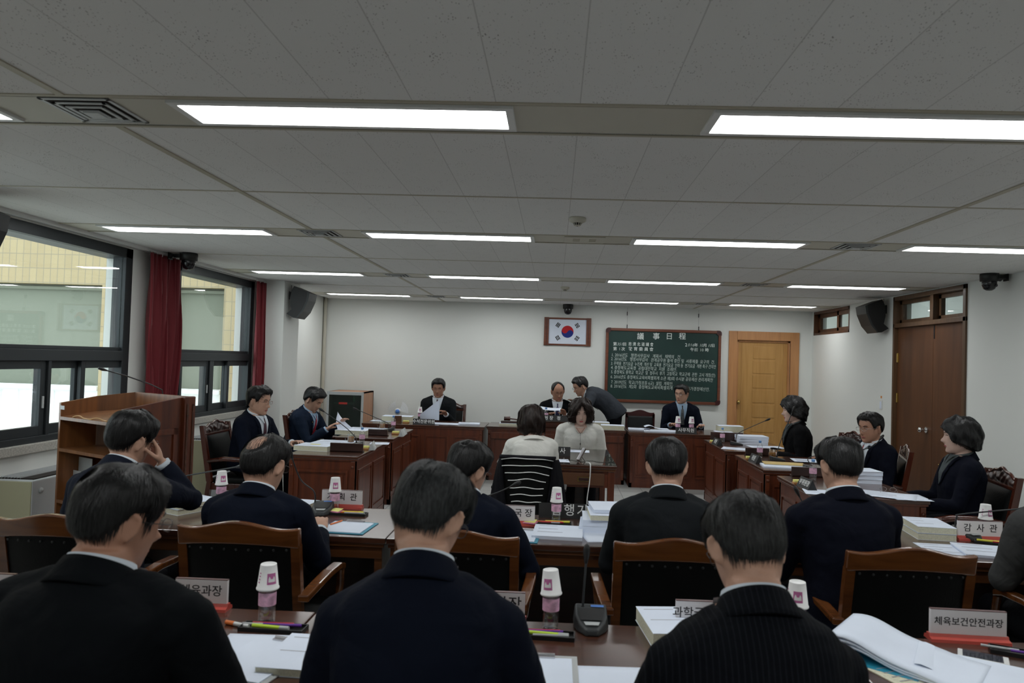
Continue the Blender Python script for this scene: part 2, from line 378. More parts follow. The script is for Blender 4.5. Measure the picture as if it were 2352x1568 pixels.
W1 = (3.3, 6.38, .95, 2.55); W2 = (7.15, 9.03, .95, 2.55)
wall_with_holes('wall_left', XL, YR-.2, YB, 0, C+.08, [W1, W2], -.24, 'y')
D2 = (7.42, 8.985, 0, 2.572); W3 = (10.34, 11.74, 2.2, 2.572)
wall_with_holes('wall_right', XR, YR-.2, YB, 0, C+.08, [D2, W3], .2, 'y')
wall_with_holes('wall_front', YB, XL-.24, XR+.2, 0, C+.08, [(2.92, 3.765, 0, 2.10)], .2, 'x')
struct(MB().box(XL-.24, XR+.2, YR-.2, YR, 0, C+.08).obj('wall_rear', M['wall']))
o = MB().box(XL-.02, -3.455, 9.13, 9.68, 0, C, c=.004).obj('pillar', M['wall']); struct(o)
struct(MB().cyl((-3.765, 11.765, 0), (-3.765, 11.765, C), .028, n=14, m=M['cream_metal']).obj('trim_1', M['cream_metal']))
# ceiling: boards between the light rows, on a dark void
mb = MB(); edges = []
ylo = YR-.2; k = -3
while True:
    a, b = Y0+SP*k-.041, Y0+SP*k+LW+.064          # groove lines of a light row
    if a > YB: break
    if b > YR: edges.append((a, b))
    k += 1
cur = ylo
for a, b in edges:
    if a-.006 > cur: mb.box(-3.72, XR+.2, cur, a-.006, C, C+.02)
    cur = b+.006
mb.box(-3.72, XR+.2, cur, YB+.2, C, C+.02)
struct(mb.obj('ceiling', M['ceiling']))
mb = MB(); 
for a, b in edges: mb.box(-3.72, XR, max(a+.008, YR), b-.008, C-.001, C+.015)
struct(mb.obj('trim_2', M['cream_metal']))
struct(MB().box(XL-.24, XR+.2, YR-.2, YB+.2, C+.03, C+.06).obj('trim_3', M['dark_gap']))
mb = MB()                                           # metal edge of each row, both sides of the grooves
for a, b in edges:
    for y0, y1 in ((a-.026, a-.006), (b+.006, b+.026)): mb.box(-3.72, XR, y0, y1, C-.004, C+.001)
for i, (a, b) in enumerate(edges):                  # bars across, between the rows
    y1 = edges[i+1][0]-.026 if i+1 < len(edges) else YB
    for x in (-1.822, 2.215): mb.box(x-.016, x+.016, b+.026, y1, C-.005, C+.001)
    ym = b+1.2-.02
    if ym < YB: mb.box(-3.72, XR, ym-.009, ym+.009, C-.003, C+.001)
struct(mb.obj('trim_4', M['tbar']))
struct(MB().box(-3.74, -3.715, YR, 9.13, C-.03, C+.02).box(-3.80, -3.775, YR, 9.13, C-.025, C+.01).box(-3.8, -3.7, YR, 9.13, C+.012, C+.03).obj('trim_5', M['white_metal']))

# ------------------------------------------------------------------ windows on the left
def left_window(n, y0, y1, z0, z1, posts, sashes):
    F = M['frame']; xi, xo = XL+.0, XL-.12; zb, zt = 1.555, 1.672     # transom
    mb = MB(); c = .004
    mb.box(XL-.24, xi, y0, y1, z1-.085, z1, F, c=c); mb.box(xo, xi, y0, y1, z0, z0+.05, F, c=c)
    mb.box(xo, xi, y0, y0+.09, z0, z1, F, c=c); mb.box(xo, xi, y1-.10, y1, z0, z1, F, c=c)
    mb.box(xo, xi+.004, y0+.09, y1-.1, zb, zt-.03, F, c=c); mb.box(xo, xi-.02, y0+.09, y1-.1, zt-.03, zt, F, c=c)
    for a, b in posts: mb.box(xo, xi-.002, a, b, z0+.05, zb, F, c=c)
    f = struct(mb.obj(f'window_{n}', F)); 
    mb = MB(); gx = XL-.028
    mb.box(gx-.012, gx, y0+.09, y1-.1, zt, z1-.085, M['glass'])
    mb.obj('upper_pane', M['glass'], f)
    for i, (a, b, dx) in enumerate(sashes):
        mb = MB(); x1 = XL-.02-dx; x0 = x1-.035; s = .052; zz0, zz1 = z0+.05, zb
        mb.box(x0, x1, a, a+s, zz0, zz1, F, c=.003).box(x0, x1, b-s, b, zz0, zz1, F, c=.003).box(x0, x1, a+s, b-s, zz0, zz0+.07, F, c=.003).box(x0, x1, a+s, b-s, zz1-.06, zz1, F, c=.003)
        o = mb.obj('sash', F, f)
        MB().box((x0+x1)/2-.004, (x0+x1)/2+.004, a+s, b-s, zz0+.07, zz1-.06).obj('pane', M['glass'], o)
        if dx == 0:
            MB().box(x1, x1+.012, b-.035, b-.018, 1.2, 1.29, M['light_grey'], c=.003).obj('latch', M['light_grey'], o)
    return f
def yl(px, py=900): return atX(px, py, XL).y
left_window(1, *W1, [(yl(110), yl(117)), (4.0, 4.07)], [(4.2, yl(109), 0), (yl(118), yl(196), .04), (yl(190), yl(297), 0), (3.4, 4.3, .04)])
left_window(2, *W2, [(yl(480), yl(489))], [(7.26, yl(418), .04), (yl(415), yl(480), 0), (yl(489), yl(529), .04), (yl(524), yl(582), 0)])
for i, (a, b) in enumerate((W1[:2], W2[:2])):
    struct(MB().box(XL-.14, XL+.035, a-.03, b+.05, .885, .952, c=.006).obj(f'window_{i+1}_sill', M['sill']))
# wing of the building outside, seen through the windows, with its own windows
Yf = 9.75
mb = MB(); x1 = -4.04; 
wins = [(-8.6, atY(233, 700, Yf).x), (atY(398, 700, Yf).x-.02, atY(514, 700, Yf).x)]
zt_, zb_ = 2.52, 1.13
xs = [-14, wins[0][0], wins[0][1], wins[1][0], wins[1][1], x1]
for i in range(5):
    a, b = xs[i], xs[i+1]
    if i in (1, 3): mb.box(a, b, Yf, Yf+.3, zt_, 6.5); mb.box(a, b, Yf, Yf+.3, -3, -2)
    else: mb.box(a, b, Yf, Yf+.3, -3, 6.5)
fw_ = mb.obj('building_wing', M['facade']); tag(fw_, 'yellow tiled building wing outside the windows', 'building')
for a, b in wins:
    MB().box(a, b, Yf+.16, Yf+.2, zb_, zt_).box(a, b, Yf+.1, Yf+.18, zt_-.07, zt_-.03).obj('blind', M['blind'], fw_)
    mb = MB().box(a, b, Yf+.02, Yf+.3, -2, zb_-.05).box(a, b, Yf-.03, Yf+.1, zb_-.06, zb_, c=.01)
    for k in range(int((b-a)/.25)): mb.box(a+.25*k, a+.25*k+.02, Yf-.01, Yf+.02, -1.9, zb_-.08)
    mb.obj('parapet', M['outside_white'], fw_)
struct(MB().box(-14, XL-.24, -6, Yf, -3.1, -3).obj('ground_outside', M['outside_ground']))

# ------------------------------------------------------------------ curtains (velvet, hanging in folds)
def curtain(y0, y1, z0, z1, folds, taper, label, amp=.045):
    seed = y0*7
    def fn(u, v):
        z = z1+(z0-z1)*v
        pin = 1-taper*math.exp(-((v-.85)/.22)**2)-(.02*math.sin(v*9+seed))
        ym = y0+(y1-y0)*.5*(1-.0)
        y = ym+(u-.5)*(y1-y0)*pin
        a = amp*(.35+.65*min(1, v*3))
        x = -3.70+a*math.sin(u*folds*2*math.pi+math.sin(v*3+seed)*.5)+.012*math.sin(u*folds*5.1*math.pi+v*4)
        return (x, y+.012*math.sin(u*folds*4*math.pi), z)
    mb = MB(); mb.grid(fn, 110, 40)
    o = mb.obj('curtain', M['curtain']); s = o.modifiers.new('thick', 'SOLIDIFY'); s.thickness = .006
    t = tag(o, label, 'curtain', 'red curtains')
    m2 = MB().cyl((-3.71, y0, z1+.018), (-3.71, y1, z1+.018), .008, m=M['white_metal'])
    for k in range(6): yy = y0+(y1-y0)*(k+.5)/6; m2.lathe([(.006, 0), (.009, .01), (.006, .03)], 8, M['white_metal'], (-3.71, yy, z1-.012))
    m2.obj('curtain_rings', M['white_metal'], o)
curtain(6.46, 7.02, .80, 2.545, 4.5, .18, 'wide dark red curtain hanging between the two windows')
curtain(8.86, 9.12, .45, 2.545, 2.5, .12, 'narrow red curtain hanging beside the pillar at the far window', .03)

# ------------------------------------------------------------------ doors
# front wall: pale oak door in an orange frame
f = M['door_frame']; mb = MB()
xa, xb, xo0, xo1, zi, zo = 2.92, 3.765, 2.785, 3.90, 2.10, 2.24
for a, b, z0, z1 in ((xo0, xa, 0, zo), (xb, xo1, 0, zo), (xa, xb, zi, zo)): mb.box(a, b, YB-.03, YB+.02, z0, z1, f, c=.006)
for a, b, z0, z1 in ((xa, xa+.03, 0, zi), (xb-.03, xb, 0, zi), (xa, xb, zi-.03, zi)): mb.box(a, b, YB+.02, YB+.1, z0, z1, f)
d1 = struct(mb.obj('door_1', f))
mb = MB().box(xa+.03, xb-.03, YB+.045, YB+.085, .0, zi-.03, M['door_light'])
xm0, xm1 = xa+.27, xb-.22
for k in range(8):
    z0 = .16+k*.235; mb.box(xm0, xm1, YB+.038, YB+.05, z0, z0+.205, M['door_light'], c=.006)
for x in (xa+.09, xb-.09): mb.box(x-.004, x+.004, YB+.041, YB+.05, .02, zi-.04, M['door_light'])
lf = mb.obj('door_leaf', M['door_light'], d1)
p = atY(1696, 923, YB)
MB().cyl((p.x, YB+.045, p.z), (p.x, YB+.035, p.z), .034, n=20, m=M['brass']).cyl((p.x, YB+.035, p.z), (p.x, YB+.0, p.z), .013, m=M['brass']).ell((p.x, YB-.015, p.z), (.03, .024, .03), M['brass']).obj('door_knob', M['brass'], lf)
# right wall: brown double door with two transom lights
ya, yb = D2[0], D2[1]; f = M['door_trim']; mb = MB(); X = XR
for a, b, z0, z1 in ((ya, ya+.05, 0, 2.57), (yb-.035, yb, 0, 2.57), (ya, yb, 2.52, 2.57), (ya, yb, 2.195, 2.245)): mb.box(X-.02, X+.13, a, b, z0, z1, f, c=.004)
ym = atX(2142, 720, X).y
mb.box(X-.015, X+.12, ym-.035, ym+.035, 2.245, 2.52, f, c=.004)
for a, b in ((ya+.05, ym-.035), (ym+.035, yb-.035)):
    for q in ((a, a+.045, 2.245, 2.52), (b-.045, b, 2.245, 2.52), (a, b, 2.245, 2.29), (a, b, 2.475, 2.52)): mb.box(X+.05, X+.09, *q, f)
d2 = struct(mb.obj('door_2', f))
for a, b in ((ya+.05, ym-.035), (ym+.035, yb-.035)): MB().box(X+.066, X+.072, a+.045, b-.045, 2.29, 2.475).obj('transom_pane', M['glass'], d2)
ys = atX(2137, 800, X).y
for i, (a, b) in enumerate(((ya+.05, ys-.002), (ys+.002, yb-.035))):
    lf = MB().box(X+.03, X+.07, a, b, .01, 2.195, M['door_dark'], c=.003).obj('door_leaf', M['door_dark'], d2)
    if i == 1:
        p = atX(2122, 987, X)
        MB().cyl((X+.03, p.y, p.z), (X+.02, p.y, p.z), .033, n=20, m=M['chrome']).cyl((X+.02, p.y, p.z), (X-.02, p.y, p.z), .012, m=M['chrome']).ell((X-.04, p.y, p.z), (.026, .03, .03), M['chrome']).obj('door_knob', M['chrome'], lf)
        for z in (1.78, 1.3): MB().cyl((X+.02, b-.01, z), (X+.02, b-.01, z+.11), .008, m=M['brass']).box(X+.024, X+.031, b-.035, b-.01, z, z+.11, M['brass']).obj('hinge', M['brass'], lf)
    else:
        MB().box(X+.024, X+.031, b-.03, b-.014, 2.04, 2.19, M['ink']).obj('flush_bolt', M['silver'], lf)
# small high window on the right wall
a0, a1 = W3[0], W3[1]; f = M['board_frame']; mb = MB()
ym = atX(1919, 730, X).y
for q in ((a0, a0+.03, 2.2, 2.572), (a1-.03, a1, 2.2, 2.572), (a0, a1, 2.2, 2.235), (a0, a1, 2.53, 2.572)): mb.box(X-.004, X+.13, *q, M['door_dark'])
for s0, s1, dx in ((a0+.03, ym+.02, .03), (ym-.02, a1-.03, .06)):
    for q in ((s0, s0+.07, 2.235, 2.53), (s1-.07, s1, 2.235, 2.53), (s0, s1, 2.235, 2.29), (s0, s1, 2.47, 2.53)): mb.box(X+dx, X+dx+.03, *q, M['door_dark'])
w3 = struct(mb.obj('window_3', M['door_dark']))
for s0, s1, dx in ((a0+.03, ym+.02, .03), (ym-.02, a1-.03, .06)): MB().box(X+dx+.012, X+dx+.018, s0+.07, s1-.07, 2.29, 2.47).obj('pane', M['glass'], w3)
# corridor behind the right-hand wall
struct(MB().box(XR+2.0, XR+2.1, 5, 13, 0, 3.2).box(XR+.2, XR+2.1, 5, 13, 2.9, 3.0).box(XR+.2, XR+2.1, 4.9, 5, 0, 3).box(XR+.2, XR+2.1, 13, 13.1, 0, 3).box(XR+.2, XR+2.1, 5, 13, -.1, 0).obj('wall_corridor', M['wall']))

# ------------------------------------------------------------------ ceiling fittings
rows = [k for k in range(-1, 4)]
def ceiling_light():
    t = thing('ceiling_light', '', 'light')
    L, W_ = 1.2188, LW
    mb = MB(); b = .03
    for q in ((-b, L+b, -b, 0), (-b, L+b, W_, W_+b), (-b, 0, 0, W_), (L, L+b, 0, W_)): mb.box(*q, -.006, .012, c=.002)
    mb.obj('frame', M['white_metal'], t); MB().box(0, L, 0, W_, -.001, .006).obj('diffuser', M['diffuser'], t)
    return t
RN = {0: 'nearest ceiling row', 1: 'second ceiling row from the camera', 2: 'third ceiling row from the camera', 3: 'farthest ceiling row, near the front wall', -1: 'ceiling row above the camera', -2: 'ceiling row behind the camera'}
CN = {-1: 'first from the window wall', 0: 'second from the window wall', 1: 'third from the window wall', 2: 'fourth from the window wall, at the door side'}
proto = None
for k in rows:
    for j in (-1, 0, 1, 2):
        loc = (-1.4256+2*j, Y0+SP*k, C-.006)
        lab = f'long lit ceiling light, {CN[j]}, in the {RN[k]}'
        if k < 0: lab = f'long lit ceiling light in the {RN[k]}, {CN[j]}'
        lab = ' '.join(lab.split()[:16])
        if proto is None: proto = ceiling_light(); o = proto
        else: o = dup(proto, loc)
        o.location = loc; o['label'] = lab; o['group'] = 'ceiling lights'
def vent():
    t = thing('air_vent', '', 'vent')
    mb = MB(); s = .135; n = 4
    for i in range(n):
        r = s-i*.032; z = -.004-.004*i
        for q in ((-r, r, -r, -r+.014), (-r, r, r-.014, r), (-r, -r+.014, -r, r), (r-.014, r, -r, r)): mb.box(*q, z, z+.004)
    mb.box(-.03, .03, -.03, .03, -.02, -.016)
    mb.obj('louvre', M['light_grey'], t); MB().box(-s, s, -s, s, .0, .006).obj('duct_opening', M['dark_gap'], t)
    return t
proto = None
for k in range(-1, 4):
    for x, side in ((-1.80, 'window side'), (2.19, 'door side')):
        lab = f'square ceiling air vent, {side}, {RN[k]}'
        if proto is None: proto = vent(); o = proto
        else: o = dup(proto, (0, 0, 0))
        o.location = (x, Y0+SP*k+LW/2, C-.002); o['label'] = lab; o['group'] = 'ceiling air vents'
t = thing('ceiling_panel', 'flat cream service panel in the second ceiling row, between two lights', 'panel', (.195, Y0+SP+LW/2, C-.004))
MB().box(-.15, .15, -.13, .13, -.004, .002, c=.002).obj('plate', M['cream_metal'], t)
mb = MB()
for x in (-.06, .06):
    for k in range(4): mb.box(x-.025, x+.025, -.06+.03*k, -.05+.03*k, -.006, -.003)
mb.obj('slots', M['tbar'], t)
for x, y, lab in ((.119, 4.62, 'round smoke detector on the ceiling, nearer the camera'), (.102, 8.95, 'small round smoke detector on the ceiling near the front wall')):
    t = thing('smoke_detector', lab, 'smoke detector', (x, y, C), group='smoke detectors')
    MB().lathe([(0, 0), (.053, 0), (.055, -.006), (.053, -.022), (.04, -.03), (.03, -.034)], 32, M['cream_metal']).obj('body', M['cream_metal'], t)
    mb = MB().lathe([(.0, -.052), (.018, -.052), (.02, -.048)], 20, M['cream_metal'])
    for k in range(10): a = k*math.pi/5; mb.cyl((.028*math.cos(a), .028*math.sin(a), -.03), (.018*math.cos(a), .018*math.sin(a), -.05), .0025, n=6, m=M['cream_metal'])
    mb.ell((0, 0, -.04), (.014, .014, .014), M['ink']); mb.obj('sensor_cage', M['cream_metal'], t)
def dome(loc, rz, lab, arm=0, s=1):
    t = thing('dome_camera', lab, 'security camera', loc, rz, 'black dome cameras'); t.scale = (s, s, s)
    MB().lathe([(0, 0), (.085, 0), (.088, -.02), (.085, -.075), (.07, -.08), (0, -.08)], 28, M['black']).obj('housing', M['black'], t)
    MB().lathe([(.066, -.06), (.068, -.10), (.066, -.12), (.05, -.155), (.025, -.17), (0, -.173)], 28, M['black_gloss']).obj('dome', M['black_gloss'], t)
    MB().cyl((.03, -.05, -.12), (.036, -.064, -.125), .014, n=14, m=M['grey_plastic']).obj('lens', M['grey_plastic'], t)
    if arm:
        MB().box(.05, arm, -.025, .025, -.05, -.012, M['black'], c=.004).box(arm-.01, arm, -.04, .04, -.07, .0, M['black']).cyl((arm*.8, .0, -.03), (arm*.8, .06, -.05), .02, m=M['black']).obj('bracket', M['black'], t)
    return t
dome((-3.49, 6.76, C), R(180), 'black dome camera beside the top of the wide red curtain', .2, .92)
dome((3.93, 6.75, C), 0, 'black dome camera hanging above the brown double door', .17, .9)
dome((.19, YB-.12, C-.0), 0, 'black dome camera on the ceiling right above the framed flag', 0, .95)

# ------------------------------------------------------------------ wall speakers: side profile (x away from wall, z)
def speaker(loc, mir, lab, rz=0, s=1):
    t = thing('wall_speaker', lab, 'speaker', loc, rz, 'black wedge wall speakers')
    prof = [(.085, .12), (.26, .05), (.285, .035), (.27, -.06), (.21, -.20), (.135, -.29), (.085, -.285), (.0, -.235), (.06, -.18), (.04, -.08), (.045, -.0), (.055, .06)]
    P = [(x*mir*s, z*s) for x, z in prof]; hw = .14*s
    MB().prism(P, -hw, hw, 'y', M['black']).obj('cabinet', M['black'], t)
    front = [(.262, .048), (.29, .035), (.275, -.062), (.215, -.203), (.137, -.293), (.125, -.285), (.195, -.19), (.25, -.06)]
    MB().prism([(x*mir*s, z*s) for x, z in front], -hw-.006, hw+.006, 'y', M['grey_plastic']).obj('grille', M['grey_plastic'], t)
    MB().box(-.02*mir, .07*mir, -.025, .025, -.01, .05, M['black']).box(-.02*mir, -.005*mir, -.035, .035, -.045, .06, M['black']).obj('bracket', M['black'], t)
    MB().tube([(-.005*mir, .02, .145), (.0, .02, .06), (.005*mir, .02, -.02), (.02*mir, .02, -.08), (.05*mir, .0, -.09)], .003, m=M['ink']).obj('cable', M['ink'], t)
pL = atY(693, 690, 9.3)
speaker((-3.44, 9.32, 2.405), 1, 'black wedge speaker on the pillar beside the far window')
pR = atX(2035, 712, XR); speaker((XR-.025, pR.y, 2.43), -1, 'black wedge speaker on the right wall beside the double door')
speaker((-3.66, 4.20, 2.42), 1, 'black speaker cut by the left picture edge above the window')

# ------------------------------------------------------------------ flag, agenda board, switch
p0, p1 = atY(1250.5, 727, YB), atY(1356.5, 796.5, YB); cx_, cz_ = (p0.x+p1.x)/2, (p0.z+p1.z)/2; fw2, fh2 = .375, .228
t = thing('framed_flag', 'national flag in a brown wooden frame high on the front wall', 'framed flag', (cx_, YB, cz_))
mb = MB()
for q in ((-fw2-.005, -fw2+.072, -fh2, fh2), (fw2-.072, fw2+.005, -fh2, fh2)): mb.box(q[0], q[1], -.03, -.002, q[2], q[3], M['board_frame'], c=.006)
for q in ((-fw2+.072, fw2-.072, fh2-.03, fh2-.003), (-fw2+.072, fw2-.072, -fh2+.003, -fh2+.03)): mb.box(q[0], q[1], -.026, -.002, q[2], q[3], M['board_frame'], c=.005)
for sx in (-1, 1): mb.box(sx*(fw2-.035)-.003, sx*(fw2-.035)+.003, -.033, -.03, -fh2+.01, fh2-.01, M['board_corner'])
mb.obj('frame', M['board_frame'], t)
aw, ah = fw2-.072, fh2-.03
MB().box(-aw, aw, -.012, -.006, -ah, ah).obj('flag_sheet', M['paper'], t)
def disc_part(fn, name, m, y):
    mb = MB(); pts = fn(); mb.prism(pts, y, y-.0015, 'y', m); return mb.obj(name, m, t)
rr = .098; th = R(-27)
def rot(p, a): return (p[0]*math.cos(a)-p[1]*math.sin(a), p[0]*math.sin(a)+p[1]*math.cos(a))
def red():
    P = [(rr*math.cos(a), rr*math.sin(a)) for a in np.linspace(0, math.pi, 40)]
    P += [(-rr/2+rr/2*math.cos(a), rr/2*math.sin(a)) for a in np.linspace(math.pi, 2*math.pi, 20)][1:]
    P += [(rr/2+rr/2*math.cos(a), rr/2*math.sin(a)) for a in np.linspace(math.pi, 0, 20)][1:-1]
    return [rot(p, th) for p in P]
def blue():
    return [rot(rot(p, math.pi), th) for p in [rot(q, -th) for q in red()]]
disc_part(red, 'red_half', mat('flag_red', (.50, .012, .02), .8), -.0125); disc_part(blue, 'blue_half', mat('flag_blue', (.012, .03, .22), .8), -.0125)
tri = {(-1, 1): (1, 1, 1), (1, 1): (0, 1, 0), (-1, -1): (1, 0, 1), (1, -1): (0, 0, 0)}
for (sx, sz), pat in tri.items():
    mb = MB(); ang = math.atan2(sz*.104*1.0, sx*.155); cxg, czg = sx*.155, sz*.104
    for i, solid in enumerate(pat):
        off = (i-1)*.0215
        segs = [(-.036, .036)] if solid else [(-.036, -.003), (.003, .036)]
        for a, b in segs:
            base = [(off-.0075, a), (off+.0075, a), (off+.0075, b), (off-.0075, b)]
            mb.prism([(cxg+q[0]*math.cos(ang)-q[1]*math.sin(ang), czg+q[0]*math.sin(ang)+q[1]*math.cos(ang)) for q in base], -.0125, -.014, 'y', M['ink'])
    mb.obj('black_bars', M['ink'], t)
# agenda board, hung slightly off the wall
BT = thing('agenda_board', 'green chalkboard with the written agenda, hung on the front wall', 'chalkboard', (0, 0, 0))
bx0, bx1, bz0, bz1 = .815, 2.655, 1.045, 2.232; yb_ = YB-.035
mb = MB(); bwid = .045
for q in ((bx0+.03, bx1-.03, bz1-bwid, bz1), (bx0+.03, bx1-.03, bz0, bz0+bwid), (bx0, bx0+bwid, bz0+.03, bz1-.03), (bx1-bwid, bx1, bz0+.03, bz1-.03)): mb.box(q[0], q[1], yb_-.03, yb_+.02, q[2], q[3], M['board_frame'], c=.008)
mb.obj('frame', M['board_frame'], BT)
for sx, sz, x, z in ((1, -1, bx0, bz1), (-1, -1, bx1, bz1), (1, 1, bx0, bz0), (-1, 1, bx1, bz0)):
    P = [(x+sx*.075, z-sz*.003), (x+sx*.075, z+sz*.055), (x+sx*.055, z+sz*.075), (x-sx*.003, z+sz*.075)]+[(x+sx*(.04-.043*math.cos(a)), z+sz*(.04-.043*math.sin(a))) for a in np.linspace(0, math.pi/2, 7)]
    MB().prism(P, yb_-.035, yb_+.02, 'y', M['board_corner']).obj('corner_cap', M['board_corner'], BT)
mb = None
M['chalkboard'] = mat('green_chalkboard', (.004, .028, .023), .6, var=.25, vscale=2)
MB().box(bx0+.03, bx1-.03, yb_-.012, yb_+.01, bz0+.03, bz1-.03).obj('writing_surface', M['chalkboard'], BT)
for x in (atY(1440, 740, YB).x, atY(1604, 745, YB).x):
    mb = MB(); mb.tube([(x, YB-.01, C-.02), (x, yb_-.002, bz1)], .0011, n=5, m=M['ink']); mb.box(x-.005, x+.005, YB-.02, YB, 2.44, 2.5, M['ink']); mb.box(x-.006, x+.006, yb_-.01, yb_+.004, bz1, bz1+.06, M['ink']); mb.obj('hanging_wire', M['ink'], BT)
def board_text(s, x, z, size, m, width=None, align='LEFT', shear=0, offset=0, into=None, slope=0):
    vs, fs = text_mesh(s, size, .0004, align=align, shear=shear, offset=offset)
    if width: 
        w0 = max(v.x for v in vs)-min(v.x for v in vs); k = width/w0
        for v in vs: v.x *= k
    if slope:
        for v in vs: v.y += v.x*slope
    mx = Matrix.Translation((x, yb_-.0128, z)) @ MX_FRONT
    into.add(vs, fs, m, False, mx)
def bp(px, py): q = atY(px, py, yb_); return q.x, q.z
mbB = MB(); mbC = MB()
for ch, px in zip('議事日程', (1471, 1507, 1537, 1567)):
    x, z = bp(px, 773); board_text(ch, x, z, .115, M['chalk_bold'], align='CENTER', offset=.0008, into=mbB)
x, z = bp(1408, 790); board_text('第', x, z, .063, M['chalk_bold'], offset=.0004, into=mbB); board_text('351', x+.062, z, .062, M['chalk'], width=.085, shear=.2, into=mbC); board_text('回', x+.155, z, .058, M['chalk_bold'], offset=.0004, into=mbB)
x2, z2 = bp(1443, 790); board_text('忠 清 北 道 議 會', x2, z2, .063, M['chalk_bold'], width=.40, offset=.0004, into=mbB)
x, z = bp(1408, 801); board_text('第', x, z, .063, M['chalk_bold'], offset=.0004, into=mbB); board_text('1', x+.09, z, .062, M['chalk'], into=mbC); board_text('次', x+.13, z, .063, M['chalk_bold'], offset=.0004, into=mbB)
x2, z2 = bp(1443, 801); board_text('敎 育 委 員 會', x2, z2, .063, M['chalk_bold'], width=.40, offset=.0004, into=mbB)
x, z = bp(1573, 792); board_text('2', x, z, .075, M['chalk_bold'], offset=.0004, into=mbB); board_text('016', x+.042, z, .066, M['chalk'], width=.10, shear=.2, into=mbC); board_text('年', x+.145, z, .062, M['chalk_bold'], offset=.0004, into=mbB)
board_text('10', x+.225, z, .066, M['chalk'], width=.055, shear=.3, into=mbC); board_text('月', x+.29, z, .06, M['chalk_bold'], offset=.0004, into=mbB); board_text('10', x+.36, z, .066, M['chalk'], width=.055, shear=.3, into=mbC); board_text('日', x+.42, z, .058, M['chalk_bold'], offset=.0004, into=mbB)
x, z = bp(1585, 803); board_text('午', x, z, .062, M['chalk_bold'], offset=.0004, into=mbB); board_text('前', x+.062, z, .062, M['chalk'], into=mbC); board_text('10', x+.15, z, .064, M['chalk'], width=.05, into=mbC); board_text('時', x+.235, z, .06, M['chalk_bold'], offset=.0004, into=mbB)
AG = [('1. 2016년도   행정사무감사   계획서   채택의   건.', 815, 1404, 1562), ('2. 2016년도   행정사무감사   관계공무원 출석 증인 및  서류제출  요구의  건.', 824, 1403, 1641),
      ('3. 주택용  전기요금  누진제  개선 및  교육용  전기요금  인하 등  전기요금  개편 촉구 건의안', 834.5, 1403, 1644), ('4. 충청북도교육청  공립대안학교  지원  조례안.', 844, 1403, 1554),
      ('5. 충청북도 중학교  학교군  및  청주시  후기  고등학교  학교군에  관한  고시 개정(안)', 854, 1403, 1642), ('6. 2016년도 충청북도교육비특별회계 소관 제3회 수시분 공유재산 관리계획안', 865, 1402, 1637),
      ('7. 2019년도  학교(가칭초등 6교)  설립  계획안.', 877, 1403, 1545), ('8. 2016년도  제2회  충청북도교육비특별회계  세입세출추가경정예산안.', 886.5, 1402, 1629)]
for s, py, x0, x1 in AG:
    a = bp(x0, py); wd = bp(x1, py)[0]-a[0]; board_text(s, a[0], a[1], .068, M['chalk'], width=wd, shear=.08, into=mbC, slope=-.004)
mbB.obj('bold_lettering', M['chalk_bold'], BT); mbC.obj('chalk_lettering', M['chalk'], BT)
p = atX(2024, 930, XR)
t = thing('light_switch', 'white light switch plate on the right wall near the double door', 'switch', (XR, p.y, p.z))
MB().box(-.008, 0, -.035, .035, -.06, .06, M['white_metal'], c=.003).obj('plate', M['white_metal'], t)
mb = MB(); mb.box(-.012, -.007, -.022, .022, -.045, .045, M['paper'], c=.002); mb.obj('rocker', M['paper'], t)
MB().box(-.0015, -.0005, -.018, .018, .085, .115).obj('sticker', mat('orange_sticker', (.65, .25, .06), .6), t)
